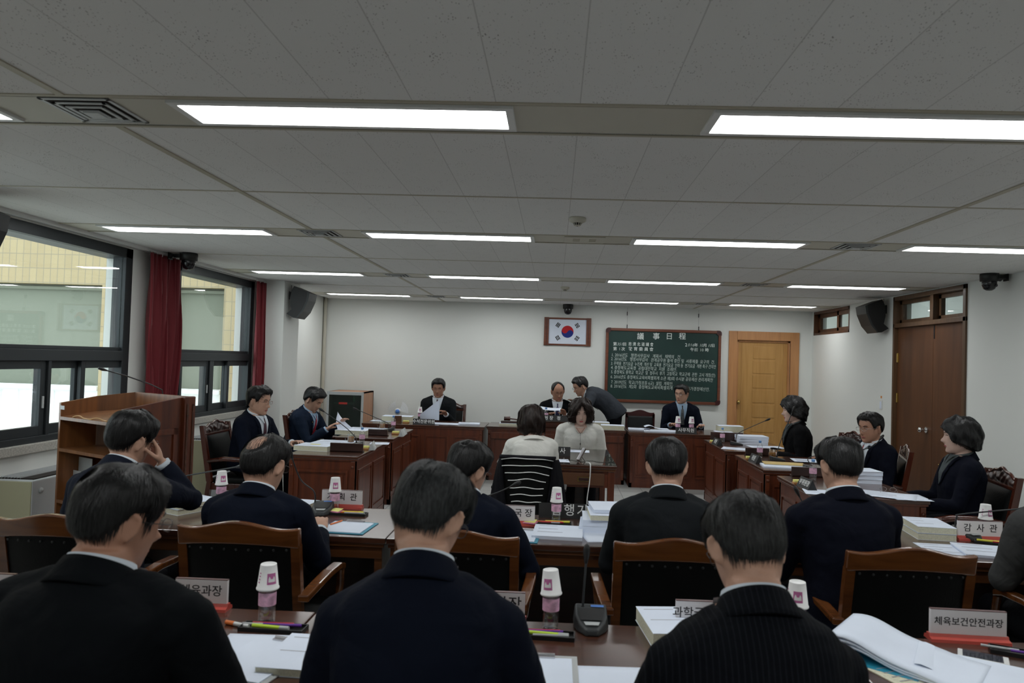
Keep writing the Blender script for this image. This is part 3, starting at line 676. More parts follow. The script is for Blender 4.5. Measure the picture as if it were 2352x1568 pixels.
# ------------------------------------------------------------------ desks
def raised_panel(mb, p, u, w, h, z, m, n, d=.012):
    """raised moulding frame with a field, on a vertical face. p: left point (x,y); u: direction along face; n: outward normal"""
    def q(a, b, z0, z1, t0, t1):
        P = []
        for s_, t_ in ((a, t0), (b, t0), (b, t1), (a, t1)): P.append((p[0]+u[0]*s_+n[0]*t_, p[1]+u[1]*s_+n[1]*t_))
        mb.prism(P, z0, z1, 'z', m)
    e = .022
    q(0, w, z, z+e, -.002, d); q(0, w, z+h-e, z+h, -.002, d); q(0, e, z+e, z+h-e, -.002, d); q(w-e, w, z+e, z+h-e, -.002, d)
    q(.045, w-.045, z+.045, z+h-.045, -.002, d*.7)
def panel_desk(name, label, x0, x1, y0, y1, fronts, group, zt=T, base=.06):
    """solid fronted desk; fronts: which faces carry raised panels, e.g. {'-y':2}"""
    cx, cy = (x0+x1)/2, (y0+y1)/2; t = thing(name, label, 'desk', (cx, cy, 0), group=group)
    a, b, c, d = x0-cx, x1-cx, y0-cy, y1-cy; o = .02; wd = M['desk']
    mb = MB(); mb.box(a, b, c, d, zt-.028, zt, M['desktop'], c=.006).box(a+.008, b-.008, c+.008, d-.008, zt-.045, zt-.028, M['desk'], c=.004)
    mb.obj('desk_top', M['desktop'], t)
    th = .03; X0, X1, Y0_, Y1_ = a+o, b-o, c+o, d-o
    faces = {'-y': ((X0, X1, Y0_, Y0_+th), (X0, Y0_), (1, 0), (0, -1), X1-X0), '+y': ((X0, X1, Y1_-th, Y1_), (X1, Y1_), (-1, 0), (0, 1), X1-X0),
             '+x': ((X1-th, X1, Y0_, Y1_), (X1, Y0_), (0, 1), (1, 0), Y1_-Y0_), '-x': ((X0, X0+th, Y0_, Y1_), (X0, Y1_), (0, -1), (-1, 0), Y1_-Y0_)}
    for k, n in fronts.items():
        bx, p, u, nn, L_ = faces[k]; mb = MB(); mb.box(*bx, base, zt-.045, wd); mb.box(bx[0]-.004, bx[1]+.004, bx[2]-.004, bx[3]+.004, 0, base+.03, wd)
        if n:
            mg = .07; w_ = (L_-mg*2-(n-1)*.06)/n
            for i in range(n):
                s = mg+i*(w_+.06); raised_panel(mb, (p[0]+u[0]*s, p[1]+u[1]*s), u, w_, zt-.045-base-.17, base+.08, wd, nn)
        mb.obj({'-y': 'front_panel', '+y': 'front_panel', '+x': 'side_panel', '-x': 'side_panel'}[k], wd, t)
    for px in (X0+.005, X1-.045):
        mb = MB(); mb.box(px, px+.04, Y0_-.012, Y0_+.03, base, zt-.05, wd, c=.004)
        for k in range(3): mb.cyl((px+.01+.01*k, Y0_-.013, .2), (px+.01+.01*k, Y0_-.013, .55), .003, n=6, m=wd)
        mb.lathe([(0, 0), (.012, .0), (.014, .006), (0, .008)], 12, wd, mx=Matrix.Translation((px+.02, Y0_-.012, .64)) @ Matrix.Rotation(R(90), 4, 'X'))
        mb.obj('corner_post', wd, t)
    return t
panel_desk('head_desk', 'dark wooden panelled head desk in front of the equipment rack', -2.62, -.93, 9.93, 10.72, {'-y': 4, '-x': 0, '+x': 0}, 'head desks')
panel_desk('head_desk', 'dark wooden panelled head desk below the chalkboard', 1.03, 2.72, 9.90, 10.70, {'-y': 2, '-x': 0, '+x': 0}, 'head desks')
cd = panel_desk('chair_desk', 'wide wooden desk in the middle of the head row, with frieze drawers and raised block', -.915, 1.015, 10.08, 10.80, {'-y': 4, '-x': 0, '+x': 0}, 'head desks')
mb = MB()
for i in range(4): a = -.93+i*.475; mb.box(a+.02, a+.43, -.375, -.33, .575, .665, M['desk'], c=.006)
mb.obj('frieze', M['desk'], cd)
MB().box(-.30, .33, -.30, .05, T, T+.085, M['desk'], c=.005).box(-.32, .35, -.32, .07, T+.085, T+.105, M['desk_mid'], c=.004).obj('raised_block', M['desk'], cd)
RD = [(1.905, 8.12, 9.27), (1.93, 6.74, 7.79), (1.95, 5.40, 6.40)]
LD = [(-1.775, 6.64, 7.86), (-1.785, 8.15, 9.32)]
for i, (x, a, b) in enumerate(RD):
    panel_desk('side_desk', ['panelled side desk at the door side, nearest the front wall', 'panelled side desk at the door side, the middle of three', 'panelled side desk at the door side, nearest the camera'][i], x, x+.80, a, b, {'-x': 2, '-y': 1, '+y': 0}, 'side desks')
for i, (x, a, b) in enumerate(LD):
    panel_desk('side_desk', ['panelled side desk at the window side, nearer the camera', 'panelled side desk at the window side, nearer the equipment rack'][i], x-.66, x, a, b, {'+x': 2, '-y': 1, '+y': 0}, 'side desks')
def divider(x, y, w_, h, lab, rz=0):
    t = thing('desk_screen', lab, 'screen', (x, y, T), rz, 'low wooden screens on the side desks')
    MB().box(-w_/2, w_/2, -.012, .012, 0, h, M['dark_wood'], c=.003).obj('panel', M['dark_wood'], t)
    MB().box(-w_/2, w_/2, -.012, .05, 0, .012, M['dark_wood'], c=.002).obj('foot', M['dark_wood'], t)
for (px0, px1, py), h, lab in (((757, 838, 1037), .085, 'low dark wooden screen on the near window-side desk'), ((845, 893, 1000), .075, 'low dark wooden screen on the far window-side desk')):
    p, q = atZ(px0, py, T), atZ(px1, py, T); divider((p.x+q.x)/2, p.y+.02, abs(q.x-p.x), h, lab)
for (px0, px1, py), h, lab in (((1632, 1700, 1012), .11, 'low wooden screen on the door-side desk nearest the front wall'), ((1712, 1762, 1046), .085, 'low wooden screen on the middle door-side desk'), ((1818, 1885, 1094), .085, 'low wooden screen on the nearest door-side desk')):
    p, q = atZ(px0, py, T), atZ(px1, py, T); divider((p.x+q.x)/2, p.y, abs(q.x-p.x), h, lab)
# plain long desks of the two rows nearest the camera
def row_desk(x0, x1, y0, y1, lab, group, dw='desk_mid', shelf=True):
    cx = (x0+x1)/2; t = thing('row_desk', lab, 'desk', (cx, (y0+y1)/2, 0), group=group)
    a, b, c, d = x0-cx+.002, x1-cx-.002, -(y1-y0)/2, (y1-y0)/2
    MB().box(a, b, c, d, T-.03, T, M['desktop'], c=.005).obj('desk_top', M['desktop'], t)
    mb = MB(); 
    for z0, z1, i in ((T-.05, T-.03, .008), (T-.11, T-.05, .02)): mb.box(a+i, b-i, c+i, c+i+.02, z0, z1, M[dw], c=.003)
    mb.obj('apron', M[dw], t)
    for x in (a+.02, b-.06): MB().box(x, x+.04, c+.03, d-.03, 0, T-.05, M[dw], c=.003).obj('end_panel', M[dw], t)
    MB().box(a+.06, b-.06, d-.05, d-.03, .08, T-.05, M['dark_wood']).obj('modesty_panel', M['dark_wood'], t)
    MB().box(a+.06, b-.06, c+.40, d-.05, T-.135, T-.12, M['dark_wood']).obj('book_shelf', M['dark_wood'], t)
for i, (a, b) in enumerate(((-2.66, -.833), (-.833, .97), (.97, 2.77))):
    row_desk(a, b, 3.71, 4.42, ['long wooden desk of the second row, window end', 'long wooden desk of the second row, in the middle', 'long wooden desk of the second row, door end'][i], 'desks of the second row')
    row_desk(a, b, 1.95, 2.625, ['long wooden desk of the front row, window end, nearest the camera', 'long wooden desk of the front row, in the middle, nearest the camera', 'long wooden desk of the front row, door end, nearest the camera'][i], 'desks of the nearest row')
# stenographers' table
t = thing('stenographer_table', 'wooden table with glass top and drawer where two women in white sit', 'table', (.05, 7.25, 0))
a, b, c, d = -.55, .545, -.60, .62; W = M['desk_mid']
MB().box(a, b, c, d, T-.035, T-.006, M['desktop'], c=.005).box(a+.01, b-.01, c+.01, d-.01, T-.06, T-.035, W, c=.004).obj('table_top', M['desktop'], t)
MB().box(a+.004, b-.004, c+.004, d-.004, T-.006, T, M['tabletop_glass']).obj('glass_sheet', M['tabletop_glass'], t)
for x in (a+.02, b-.08):
    for y in (c+.02, d-.08): MB().box(x, x+.06, y, y+.06, 0, T-.06, M['desk'], c=.006).obj('leg', M['desk'], t)
mb = MB().box(a+.08, b-.08, c+.03, c+.05, T-.21, T-.06, M['desk']).box(a+.08, b-.08, d-.05, d-.03, .12, T-.06, M['dark_wood']).box(a+.03, a+.05, c+.08, d-.08, T-.21, T-.06, M['desk']).box(b-.05, b-.03, c+.08, d-.08, T-.21, T-.06, M['desk'])
mb.obj('apron', M['desk'], t)
dr = MB().box(.03, b-.11, c+.016, c+.04, T-.19, T-.08, M['door_dark'], c=.004).obj('drawer', M['door_dark'], t)
MB().box(.20, .29, c+.005, c+.02, T-.15, T-.12, M['dark_wood'], c=.003).box(.19, .30, c+.012, c+.018, T-.157, T-.113, M['brass']).obj('drawer_pull', M['dark_wood'], dr)
dr = MB().box(a+.11, -.03, c+.016, c+.04, T-.19, T-.08, M['door_dark'], c=.004).obj('drawer', M['door_dark'], t)
MB().box(-.29, -.20, c+.005, c+.02, T-.15, T-.12, M['dark_wood'], c=.003).obj('drawer_pull', M['dark_wood'], dr)

# ------------------------------------------------------------------ chairs (front of the seat faces +y)
def crest(w_, rise, base, n=28, flat=.0):
    """outline of a softly humped top rail"""
    top = []
    for i in range(n+1):
        u = i/n*2-1; h = base+rise*(.5+.5*math.cos(min(1, abs(u)/.82)*math.pi))+.006*abs(u)**8
        top.append((u*w_, h))
    return top
def arm_chair():
    t = thing('arm_chair', '', 'chair'); W = M['chair_wood']; w_ = .262
    top = crest(w_, .034, .928); bot = [(x, .845+.018*(1-(x/w_)**2)) for x, _ in top]
    def curve_y(x, z): return -.245-.10*(z-.45)/.5+.03*(x/w_)**2
    mb = MB(); n = len(top)
    vs = []; 
    for dy in (0, .034):
        for (x, z) in top+bot[::-1]: vs.append((x, curve_y(x, z)-dy, z))
    N = 2*n; f = [tuple(range(N))[::-1]]; f = []
    for i in range(n-1): f += [(i, i+1, N-2-i, N-1-i), (N+i, N+N-1-i, N+N-2-i, N+i+1)]
    f += [(i, (i+1) % N, N+(i+1) % N, N+i) for i in range(N)]
    mb.add(vs, f, W); o = mb.obj('top_rail', W, t); bv = o.modifiers.new('b', 'BEVEL'); bv.width = .008; bv.segments = 3; bv.limit_method = 'ANGLE'
    for s in (-1, 1):
        P = [(s*(w_-.02), curve_y(w_, z)-.016, z) for z in (.0, .2, .45, .7, .86)]; P[0] = (s*(w_-.02), -.29, 0); P[1] = (s*(w_-.02), -.255, .2)
        m2 = MB(); 
        for i in range(4):
            (x, y0, z0), (_, y1, z1) = P[i], P[i+1]; m2.prism([(y0-.018, z0), (y0+.018, z0), (y1+.018, z1), (y1-.018, z1)], x-.019, x+.019, 'x', W)
        m2.obj('leg', W, t)
        MB().box(s*(w_-.0)-.02, s*w_+.02, .19, .228, 0, .42, W, c=.006).obj('leg', W, t)
        # arm: rises from the front post, sweeps back and down into the stile
        arm = [(s*(w_+.012), -.30, .63), (s*(w_+.03), -.20, .655), (s*(w_+.042), -.06, .672), (s*(w_+.045), .08, .668), (s*(w_+.04), .16, .645)]
        m3 = MB(); 
        for i in range(4):
            p, q = arm[i], arm[i+1]; hw = .024
            m3.add([(p[0]-hw, p[1], p[2]-.016), (p[0]+hw, p[1], p[2]-.016), (p[0]+hw, p[1], p[2]+.014), (p[0]-hw, p[1], p[2]+.014), (q[0]-hw, q[1], q[2]-.016), (q[0]+hw, q[1], q[2]-.016), (q[0]+hw, q[1], q[2]+.014), (q[0]-hw, q[1], q[2]+.014)],
                   [(0, 1, 5, 4), (1, 2, 6, 5), (2, 3, 7, 6), (3, 0, 4, 7)]+([(3, 2, 1, 0)] if i == 0 else [])+([(4, 5, 6, 7)] if i == 3 else []), W)
        m3.tube([(s*(w_+.04), .15, .64), (s*(w_+.03), .19, .55), (s*(w_+.01), .20, .42)], .02, 10, W)
        o = m3.obj('armrest', W, t); bv = o.modifiers.new('b', 'BEVEL'); bv.width = .006; bv.segments = 2; bv.limit_method = 'ANGLE'
    # leather back with buttons along its upper edge, seen from behind
    def bk(u, v):
        x = (u*2-1)*(w_-.035); z = .50+.37*v; return (x, curve_y(x, z)-.018-.012*math.sin(math.pi*v)*math.sin(math.pi*u), z)
    def fr(u, v):
        x = (u*2-1)*(w_-.035); z = .50+.37*v; return (x, curve_y(x, z)+.010+.03*(math.sin(math.pi*v)*math.sin(math.pi*u))**.5, z)
    mb = MB(); mb.grid(bk, 20, 14, M['leather']); mb.grid(fr, 20, 14, M['leather'])
    for z, s in ((.5, 0), (.87, 1)):
        a = [bk(i/19, s) for i in range(20)]; b = [fr(i/19, s) for i in range(20)]; mb.add(a+b, [(i, i+1, 21+i, 20+i) for i in range(19)], M['leather'])
    for i in range(9): x = (i/8*2-1)*(w_-.055); mb.ell((x, curve_y(x, .85)-.024, .84), (.006, .004, .006), M['leather_grey'], 8, 6)
    for s in (-1, 1):
        for k in range(5): mb.ell((s*(w_-.048), curve_y(w_, .55+.06*k)-.022, .55+.06*k), (.005, .004, .005), M['leather_grey'], 8, 6)
    mb.obj('back_cushion', None, t)
    MB().box(-w_+.005, w_-.005, -.25, .23, .37, .42, W, c=.006).obj('seat_frame', W, t)
    MB().box(-w_+.01, w_-.01, -.235, .235, .42, .475, M['leather'], c=.02).obj('seat', M['leather'], t)
    return t
AC = arm_chair(); first = [True]
def put(proto, flag, loc, rz, lab, group):
    if flag[0]: flag[0] = False; o = proto
    else: o = dup(proto, loc)
    o.location = loc; o.rotation_euler = (0, 0, rz); o['label'] = lab; o['group'] = group; return o
MC = [(-2.10, 'wooden armchair with black back at the window end of the second row'), (-1.31, 'wooden armchair behind the balding man of the second row'), (-.385, 'wooden armchair partly behind the grey-haired man in the nearest row'),
      (.53, 'wooden armchair behind the man in the charcoal suit'), (1.48, 'fully visible wooden armchair on the door side of the second row'), (2.42, 'wooden armchair under the man in grey at the right picture edge')]
for x, lab in MC: put(AC, first, (x, 3.38, 0), 0, lab, 'wooden armchairs of the second row')
for x, lab in ((-1.06, 'wooden armchair at the bottom left corner, under the nearest balding man'), (-.24, 'wooden armchair under the grey-haired man in the nearest row'), (.52, 'wooden armchair under the man in the pinstripe suit, nearest row')):
    put(AC, first, (x, 1.80, 0), 0, lab, 'wooden armchairs of the nearest row')
def carved_chair():
    t = thing('carved_chair', '', 'chair'); W = M['chair_red']; w_ = .27
    def cy(z): return -.24-.11*(z-.45)/.6
    for s in (-1, 1):
        m2 = MB(); P = [(-.30, 0), (-.25, .45), (cy(1.02), 1.02)]
        for (y0, z0), (y1, z1) in zip(P, P[1:]): m2.prism([(y0-.025, z0), (y0+.025, z0), (y1+.02, z1), (y1-.02, z1)], s*w_-.022, s*w_+.022, 'x', W)
        m2.obj('leg', W, t)
        MB().lathe([(.02, 0), (.026, .05), (.018, .1), (.028, .3), (.025, .43)], 14, W, (s*w_, .2, 0)).obj('leg', W, t)
        m3 = MB().tube([(s*(w_+.01), -.27, .66), (s*(w_+.03), -.1, .69), (s*(w_+.035), .1, .685), (s*(w_+.035), .2, .66), (s*(w_+.035), .215, .63)], [.022, .026, .028, .028, .018], 10, W).tube([(s*(w_+.03), .17, .66), (s*(w_+.01), .19, .55), (s*w_, .2, .43)], .018, 10, W)
        m3.obj('armrest', W, t)
    # carved crest: scrolled relief
    def rel(x, z, side):
        a = math.sin(x*55)*math.cos(z*70+x*20)+.6*math.sin((abs(x)*90-z*60)); return side*(.018+.006*a*max(0, 1-(abs(x)/.26)**6))
    nu, nv = 60, 16; mb = MB()
    for side in (-1, 1):
        def fn(u, v, side=side):
            x = (u*2-1)*(w_-.01); zt = 1.0+.052*(.5+.5*math.cos(min(1, abs(x)/.235)*math.pi))+.007*math.cos(x*46); z = .93+(zt-.93)*v
            return (x, cy(z)+rel(x, z, side)*(.25+.75*math.sin(math.pi*min(.98, max(.02, v)))), z)
        mb.grid(fn, nu, nv, M['dark_wood'])
    mb.tube([((u*2-1)*(w_-.01), cy(1.0), 1.0+.052*(.5+.5*math.cos(min(1, abs((u*2-1)*(w_-.01))/.235)*math.pi))+.007*math.cos((u*2-1)*(w_-.01)*46)) for u in np.linspace(0, 1, 40)], .013, 8, W)
    mb.box(-w_, w_, cy(.93)-.02, cy(.93)+.02, .915, .94, W, c=.004)
    mb.obj('carved_crest', None, t)
    def fr(u, v):
        x = (u*2-1)*(w_-.03); z = .5+.42*v; return (x, cy(z)+.012+.035*(math.sin(math.pi*v)*math.sin(math.pi*u))**.4, z)
    def bk(u, v):
        x = (u*2-1)*(w_-.03); z = .5+.42*v; return (x, cy(z)-.015, z)
    mb = MB(); mb.grid(fr, 18, 16); mb.grid(bk, 18, 16)
    for s in (0, 1):
        a = [bk(i/17, s) for i in range(18)]; b = [fr(i/17, s) for i in range(18)]; mb.add(a+b, [(i, i+1, 19+i, 18+i) for i in range(17)])
    mb.obj('back_cushion', M['leather'], t)
    MB().box(-w_+.01, w_-.01, -.26, .24, .36, .43, W, c=.008).obj('seat_frame', W, t)
    MB().box(-w_+.012, w_-.012, -.24, .25, .43, .49, M['leather'], c=.022).obj('seat', M['leather'], t)
    for ch in list(t.children):
        for v in ch.data.vertices: v.co.z *= .925
    return t
CC = carved_chair(); first = [True]
CCs = [(( -3.02, 7.18), R(-90), 'carved dark chair under the man in glasses at the near window-side desk'), ((-2.78, 8.68), R(-90), 'carved dark chair under the man with the red tie, window side'),
       ((3.05, 8.30), R(97), 'carved dark chair under the woman in black at the far door-side desk'), ((3.02, 7.12), R(72), 'carved dark chair under the man in glasses by the double door'),
       ((3.02, 5.62), R(80), 'carved dark chair under the short-haired woman at the near door-side desk'),
       ((-1.66, 11.12), R(180), 'carved dark chair of the man reading at the left head desk'), ((.08, 11.28), R(180), 'carved dark chair of the balding chairman'), ((2.0, 11.24), R(180), 'carved dark chair of the man below the chalkboard')]
for (x, y), rz, lab in CCs: put(CC, first, (x, y, 0), rz, lab, 'carved chairs with black leather')
# empty chair below the chalkboard: darker, plain crest
t = thing('empty_chair', 'empty dark leather chair with a low wooden crest below the chalkboard', 'chair', (1.36, 11.20, 0), R(180)); t.scale = (.84, .84, .92); W = M['chair_red']
top = crest(.26, .045, .985); mb = MB(); mb.prism(top+[(.26, .90), (-.26, .90)], -.34, -.30, 'y', M['board_corner']); mb.obj('crest', M['board_corner'], t)
for s in (-1, 1):
    MB().box(s*.25-.022, s*.25+.022, -.345, -.30, 0, .97, M['board_corner'], c=.005).obj('leg', W, t); MB().box(s*.25-.02, s*.25+.02, .16, .2, 0, .43, M['board_corner'], c=.005).obj('leg', W, t)
MB().box(-.23, .23, -.30, -.25, .5, .93, M['leather_grey'], c=.02).obj('back_cushion', M['leather_grey'], t)
MB().box(-.25, .25, -.3, .2, .42, .49, M['leather'], c=.02).obj('seat', M['leather'], t)

# office chair of the stenographer with a black cardigan hung over it
t = thing('office_chair', 'black ribbed office chair behind the woman with her back turned', 'chair', (-.175, 6.02, 0), R(-3))
bl = M['black']
MB().lathe([(.0, .36), (.03, .36), (.03, .12), (.05, .09), (0, .08)], 16, bl).obj('gas_column', bl, t)
for k in range(5):
    a = R(72*k+18); q = (.28*math.cos(a), .28*math.sin(a)); m2 = MB().tube([(0, 0, .11), (q[0]*.5, q[1]*.5, .095), (q[0], q[1], .065)], [.022, .018, .013], 8, bl); o = m2.obj('base_arm', bl, t)
    MB().cyl((q[0]-.012*math.sin(a), q[1]+.012*math.cos(a), .028), (q[0]+.012*math.sin(a), q[1]-.012*math.cos(a), .028), .028, n=14, m=bl).obj('caster', bl, o)
MB().box(-.24, .24, -.23, .23, .40, .47, bl, c=.025).box(-.1, .1, -.12, .12, .36, .40, bl).obj('seat', bl, t)
def back(u, v):
    z = .44+.455*v; hw = .165+.05*v; x = (u*2-1)*hw; return (x, -.235-.02*math.sin(v*3)-.06*(1-(x/.24)**2)*.0-.02*(1-(u*2-1)**2), z)
mb = MB(); mb.grid(back, 16, 30); mb.grid(lambda u, v: tuple(np.array(back(u, v))+np.array((0, .03, 0))), 16, 30)
o = mb.obj('backrest', M['leather'], t)
mb = MB(); mb.box(-.03, .03, -.24, -.15, .30, .56, bl, c=.01); mb.obj('back_support', bl, t)
for k in range(7):
    z = .885-k*.0545; hw = [.205, .20, .175, .15, .135, .128, .118][k]
    pts = [((u*2-1)*hw, -.285-.012*(1-(u*2-1)**2), z+.016*(math.sin(math.pi*u)**1.0)*(1 if k < 4 else .3)+.004*math.sin(u*9+k)) for u in np.linspace(0, 1, 18)]
    MB().tube(pts, .0038, 7, M['white_metal']).obj('white_rib', M['white_metal'], t)
for s in (-1, 1): MB().tube([(s*.2, -.1, .42), (s*.27, -.08, .45), (s*.275, -.05, .62)], .014, 8, bl).box(s*.275-.03, s*.275+.03, -.12, .12, .62, .645, bl, c=.01).obj('armrest', bl, t)
cg = thing('black_cardigan', 'black cardigan draped over the ribbed office chair', 'clothing', (-.175, 6.02, 0), R(-3))
def drape(u, v):
    s = u*2-1; a = s*1.0; z = 1.005-.42*v; fl = .10*v**1.2
    w0 = .222+fl; ax = abs(a)
    x = a*w0; y = -.262-.02+.10*ax**3-.012*math.sin(a*11+v*3)*v
    return (x, y+(.0 if ax > .45 else .0), z-.012*ax)
mb = MB()
for s in (-1, 1):
    mb.grid(lambda u, v, s=s: ((lambda uu, vv: (s*(.205-.05*vv+(.035+.13*vv**.8)*uu), -.285+.16*uu**1.5+.010*math.sin(uu*14+vv*5)*vv, 0.90-.42*vv-.02*uu))(u, v)), 12, 24)
mb.grid(lambda u, v: ((u*2-1)*.222, -.295+.09*v, 0.906+.012*math.sin(math.pi*v)), 12, 6)
o = mb.obj('knit_fabric', cloth('black_knit', (.006, .006, .008), .95), cg); s_ = o.modifiers.new('s', 'SOLIDIFY'); s_.thickness = .012

# ------------------------------------------------------------------ lectern by the window
t = thing('lectern', 'tall brown wooden lectern with an open shelved back by the window', 'lectern', (-3.39, 4.90, 0), math.atan2(-.49, .872))
W, D = .78, .45; wd = wood('lectern_wood', (.15, .056, .018), (.26, .105, .036), 2, .35, .3); dk = M['desk']
def zr(y): return 1.28+.072*y/D
mb = MB().prism([(0, 0), (.25, 0), (.25, zr(.25)), (0, zr(0))], 0, .022, 'x', wd); mb.obj('side_panel', wd, t)
mb = MB().prism([(0, 0), (D, 0), (D, zr(D)), (0, zr(0))], W-.022, W, 'x', dk)
mb.box(W, W+.012, .06, D-.08, .15, .20, dk).box(W, W+.012, .06, D-.08, 1.10, 1.14, dk).box(W, W+.012, .06, .09, .15, 1.14, dk).box(W, W+.012, D-.11, D-.08, .15, 1.14, dk)
mb.obj('side_panel', dk, t)
fp = [(0.0, .25), (.16, D), (W, D)]
for (a, b) in zip(fp, fp[1:]):
    d_ = Vector((b[0]-a[0], b[1]-a[1])).normalized(); n_ = Vector((-d_.y, d_.x))*.022
    mb = MB(); mb.add([(a[0], a[1], 0), (b[0], b[1], 0), (b[0]-n_.x, b[1]-n_.y, 0), (a[0]-n_.x, a[1]-n_.y, 0), (a[0], a[1], zr(a[1])), (b[0], b[1], zr(b[1])), (b[0]-n_.x, b[1]-n_.y, zr(b[1])), (a[0]-n_.x, a[1]-n_.y, zr(a[1]))], [(0, 1, 2, 3), (4, 5, 6, 7), (0, 1, 5, 4), (1, 2, 6, 5), (2, 3, 7, 6), (3, 0, 4, 7)], wd)
    mb.obj('front_panel', wd, t)
mb = MB().box(W-.01, W+.03, D-.05, D+.03, 0, 1.352, dk, c=.006).box(W+.028, W+.036, D-.035, D-.025, .2, 1.30, M['desktop']).box(W+.028, W+.036, D+.005, D+.015, .2, 1.30, M['desktop']); mb.obj('corner_post', dk, t)
for z, n in ((1.165, 'reading_board'), (.95, 'shelf'), (.60, 'shelf'), (.12, 'shelf')):
    k = .05 if n == 'reading_board' else 0
    mb = MB(); P = [(.022, .0), (W-.022, 0), (W-.022, D-.022), (.17, D-.022), (.022, .25)]
    vs = [(x, y, z+k*y/D) for x, y in P]+[(x, y, z+.022+k*y/D) for x, y in P]; mb.add(vs, [(0, 1, 2, 3, 4)[::-1], (5, 6, 7, 8, 9)]+[(i, (i+1) % 5, 5+(i+1) % 5, 5+i) for i in range(5)], wd)
    o = mb.obj(n, wd, t)
    if n == 'reading_board':
        pts = [(.16+.42*u, .012+.008*math.sin(u*9), z+.026+.012*max(0, math.sin(u*11))) for u in np.linspace(0, 1, 20)]
        MB().tube(pts, .0045, 6, M['door_light']).obj('stop_moulding', M['door_light'], o)
MB().box(.03, .20, .13, .135, .80, .90, M['light_grey']).box(.022, .19, .1, .105, .72, .81, M['light_grey']).obj('paper_label', M['light_grey'], t)
MB().box(.015, .07, -.001, .0005, 1.235, 1.262, M['light_grey']).obj('property_sticker', M['light_grey'], t)
# fan-coil units under the windows
def heater(y0, y1, lab):
    x0, x1 = XL+.01, -3.50; t = thing('fan_coil_unit', lab, 'heater', ((x0+x1)/2, (y0+y1)/2, 0), group='fan coil units under the windows'); hx = (x1-x0)/2; hy = (y1-y0)/2
    MB().box(-hx, hx, -hy, hy, .06, .75, M['grey_metal'], c=.008).obj('casing', M['grey_metal'], t)
    MB().box(-hx+.002, hx-.006, -hy-.006, -hy+.004, .02, .745, M['beige_panel'], c=.004).obj('end_panel', M['beige_panel'], t)
    mb = MB().box(-hx+.02, hx-.03, -hy+.05, hy-.05, .745, .758, M['dark_gap'])
    for k in range(7): x = -hx+.03+k*.022; mb.box(x, x+.006, -hy+.05, hy-.05, .75, .766, M['grey_metal'])
    mb.obj('top_grille', M['grey_metal'], t)
    MB().lathe([(0, 0), (.02, 0), (.018, .01), (0, .014)], 16, M['light_grey'], mx=Matrix.Translation((hx, -hy+.08, .675)) @ Matrix.Rotation(R(90), 4, 'Y')).obj('lock_knob', M['light_grey'], t)
p = atX(418, 1016, -3.58)
heater(7.35, 8.50, 'pale fan coil unit under the window, right of the lectern'); heater(4.83, 5.98, 'pale fan coil unit under the window, left of the lectern')

# ------------------------------------------------------------------ equipment rack and fan by the front wall
pA, pB = atY(752, 897, 11.15), atY(851, 978, 11.15)
rx0, rx1 = atY(752, 900, 11.1).x, atY(836, 900, 11.1).x
t = thing('equipment_rack', 'grey audio equipment rack with wooden sides and smoked glass door', 'rack', ((rx0+rx1)/2, 11.1, 0)); hw = (rx1-rx0)/2; H = 1.10
MB().box(-hw, -hw+.03, 0, .6, 0, H, M['rack_side']).box(hw-.03, hw, 0, .6, 0, H, M['rack_side']).box(-hw, hw, 0, .6, H-.02, H, M['rack_side']).box(-hw, hw, .57, .6, 0, H, M['rack_side']).box(-hw, hw, 0, .6, 0, .05, M['grey_metal']).obj('cabinet', M['rack_side'], t)
mb = MB()
for q in ((-hw, -hw+.035, .02, H), (hw-.035, hw, .02, H), (-hw+.035, hw-.035, H-.05, H), (-hw+.035, hw-.035, .02, .07)): mb.box(q[0], q[1], -.02, .0, q[2], q[3], M['grey_metal'], c=.004)
mb.obj('door_frame', M['grey_metal'], t)
MB().box(-hw+.035, hw-.035, -.012, -.008, .07, H-.05).obj('glass_door', M['rack_glass'], t)
mb = MB(); mb.box(-hw+.03, hw-.03, .10, .56, .08, H-.05); mb.obj('equipment_panels', mat('green_grey_panel', (.06, .10, .085), .5), t)
mb = MB().box(-hw+.08, -hw+.15, .09, .1, .90, .93, M['light_grey']).box(.02, .10, .09, .1, .90, .93, M['light_grey'])
for i in range(12): mb.box(-hw+.1+.035*i, -hw+.103+.035*i, .09, .1, .44, .47, M['led_green']).box(-hw+.1+.035*i, -hw+.104+.035*i, .09, .1, .36, .363, M['led_green'])
for i in range(5): mb.box(.1, .118, .09, .1, .95+.015*i, .953+.015*i, M['led_green'])
mb.obj('green_indicators', M['led_green'], t)
MB().box(-hw+.16, .0, .088, .1, .902, .93, M['led_red']).box(-.01, .02, .09, .1, .32, .335, M['led_red']).obj('red_display', M['led_red'], t)
pf = atY(915, 944, 11.35)
t = thing('desk_fan', 'white desk fan with pale blades behind the left head desk', 'fan', (pf.x, 11.35, 0)); zc = pf.z
mb = MB()
for r_ in (.19, .17, .13, .10, .07): mb.tube([(r_*math.cos(a), -.05+.04*(r_/.17)**2, zc+r_*math.sin(a)) for a in np.linspace(0, 2*math.pi, 49)], .0013, 5, M['white_metal'], cap=False)
for k in range(36): a = k*math.pi/18; mb.tube([(.04*math.cos(a), -.055, zc+.04*math.sin(a)), (.12*math.cos(a), -.035, zc+.12*math.sin(a)), (.19*math.cos(a), .0, zc+.19*math.sin(a)), (.12*math.cos(a), .05, zc+.12*math.sin(a)), (.05*math.cos(a), .06, zc+.05*math.sin(a))], .0009, 4, M['white_metal'])
mb.obj('wire_cage', M['white_metal'], t)
fb = mat('pale_blade', (.85, .87, .88), .4)
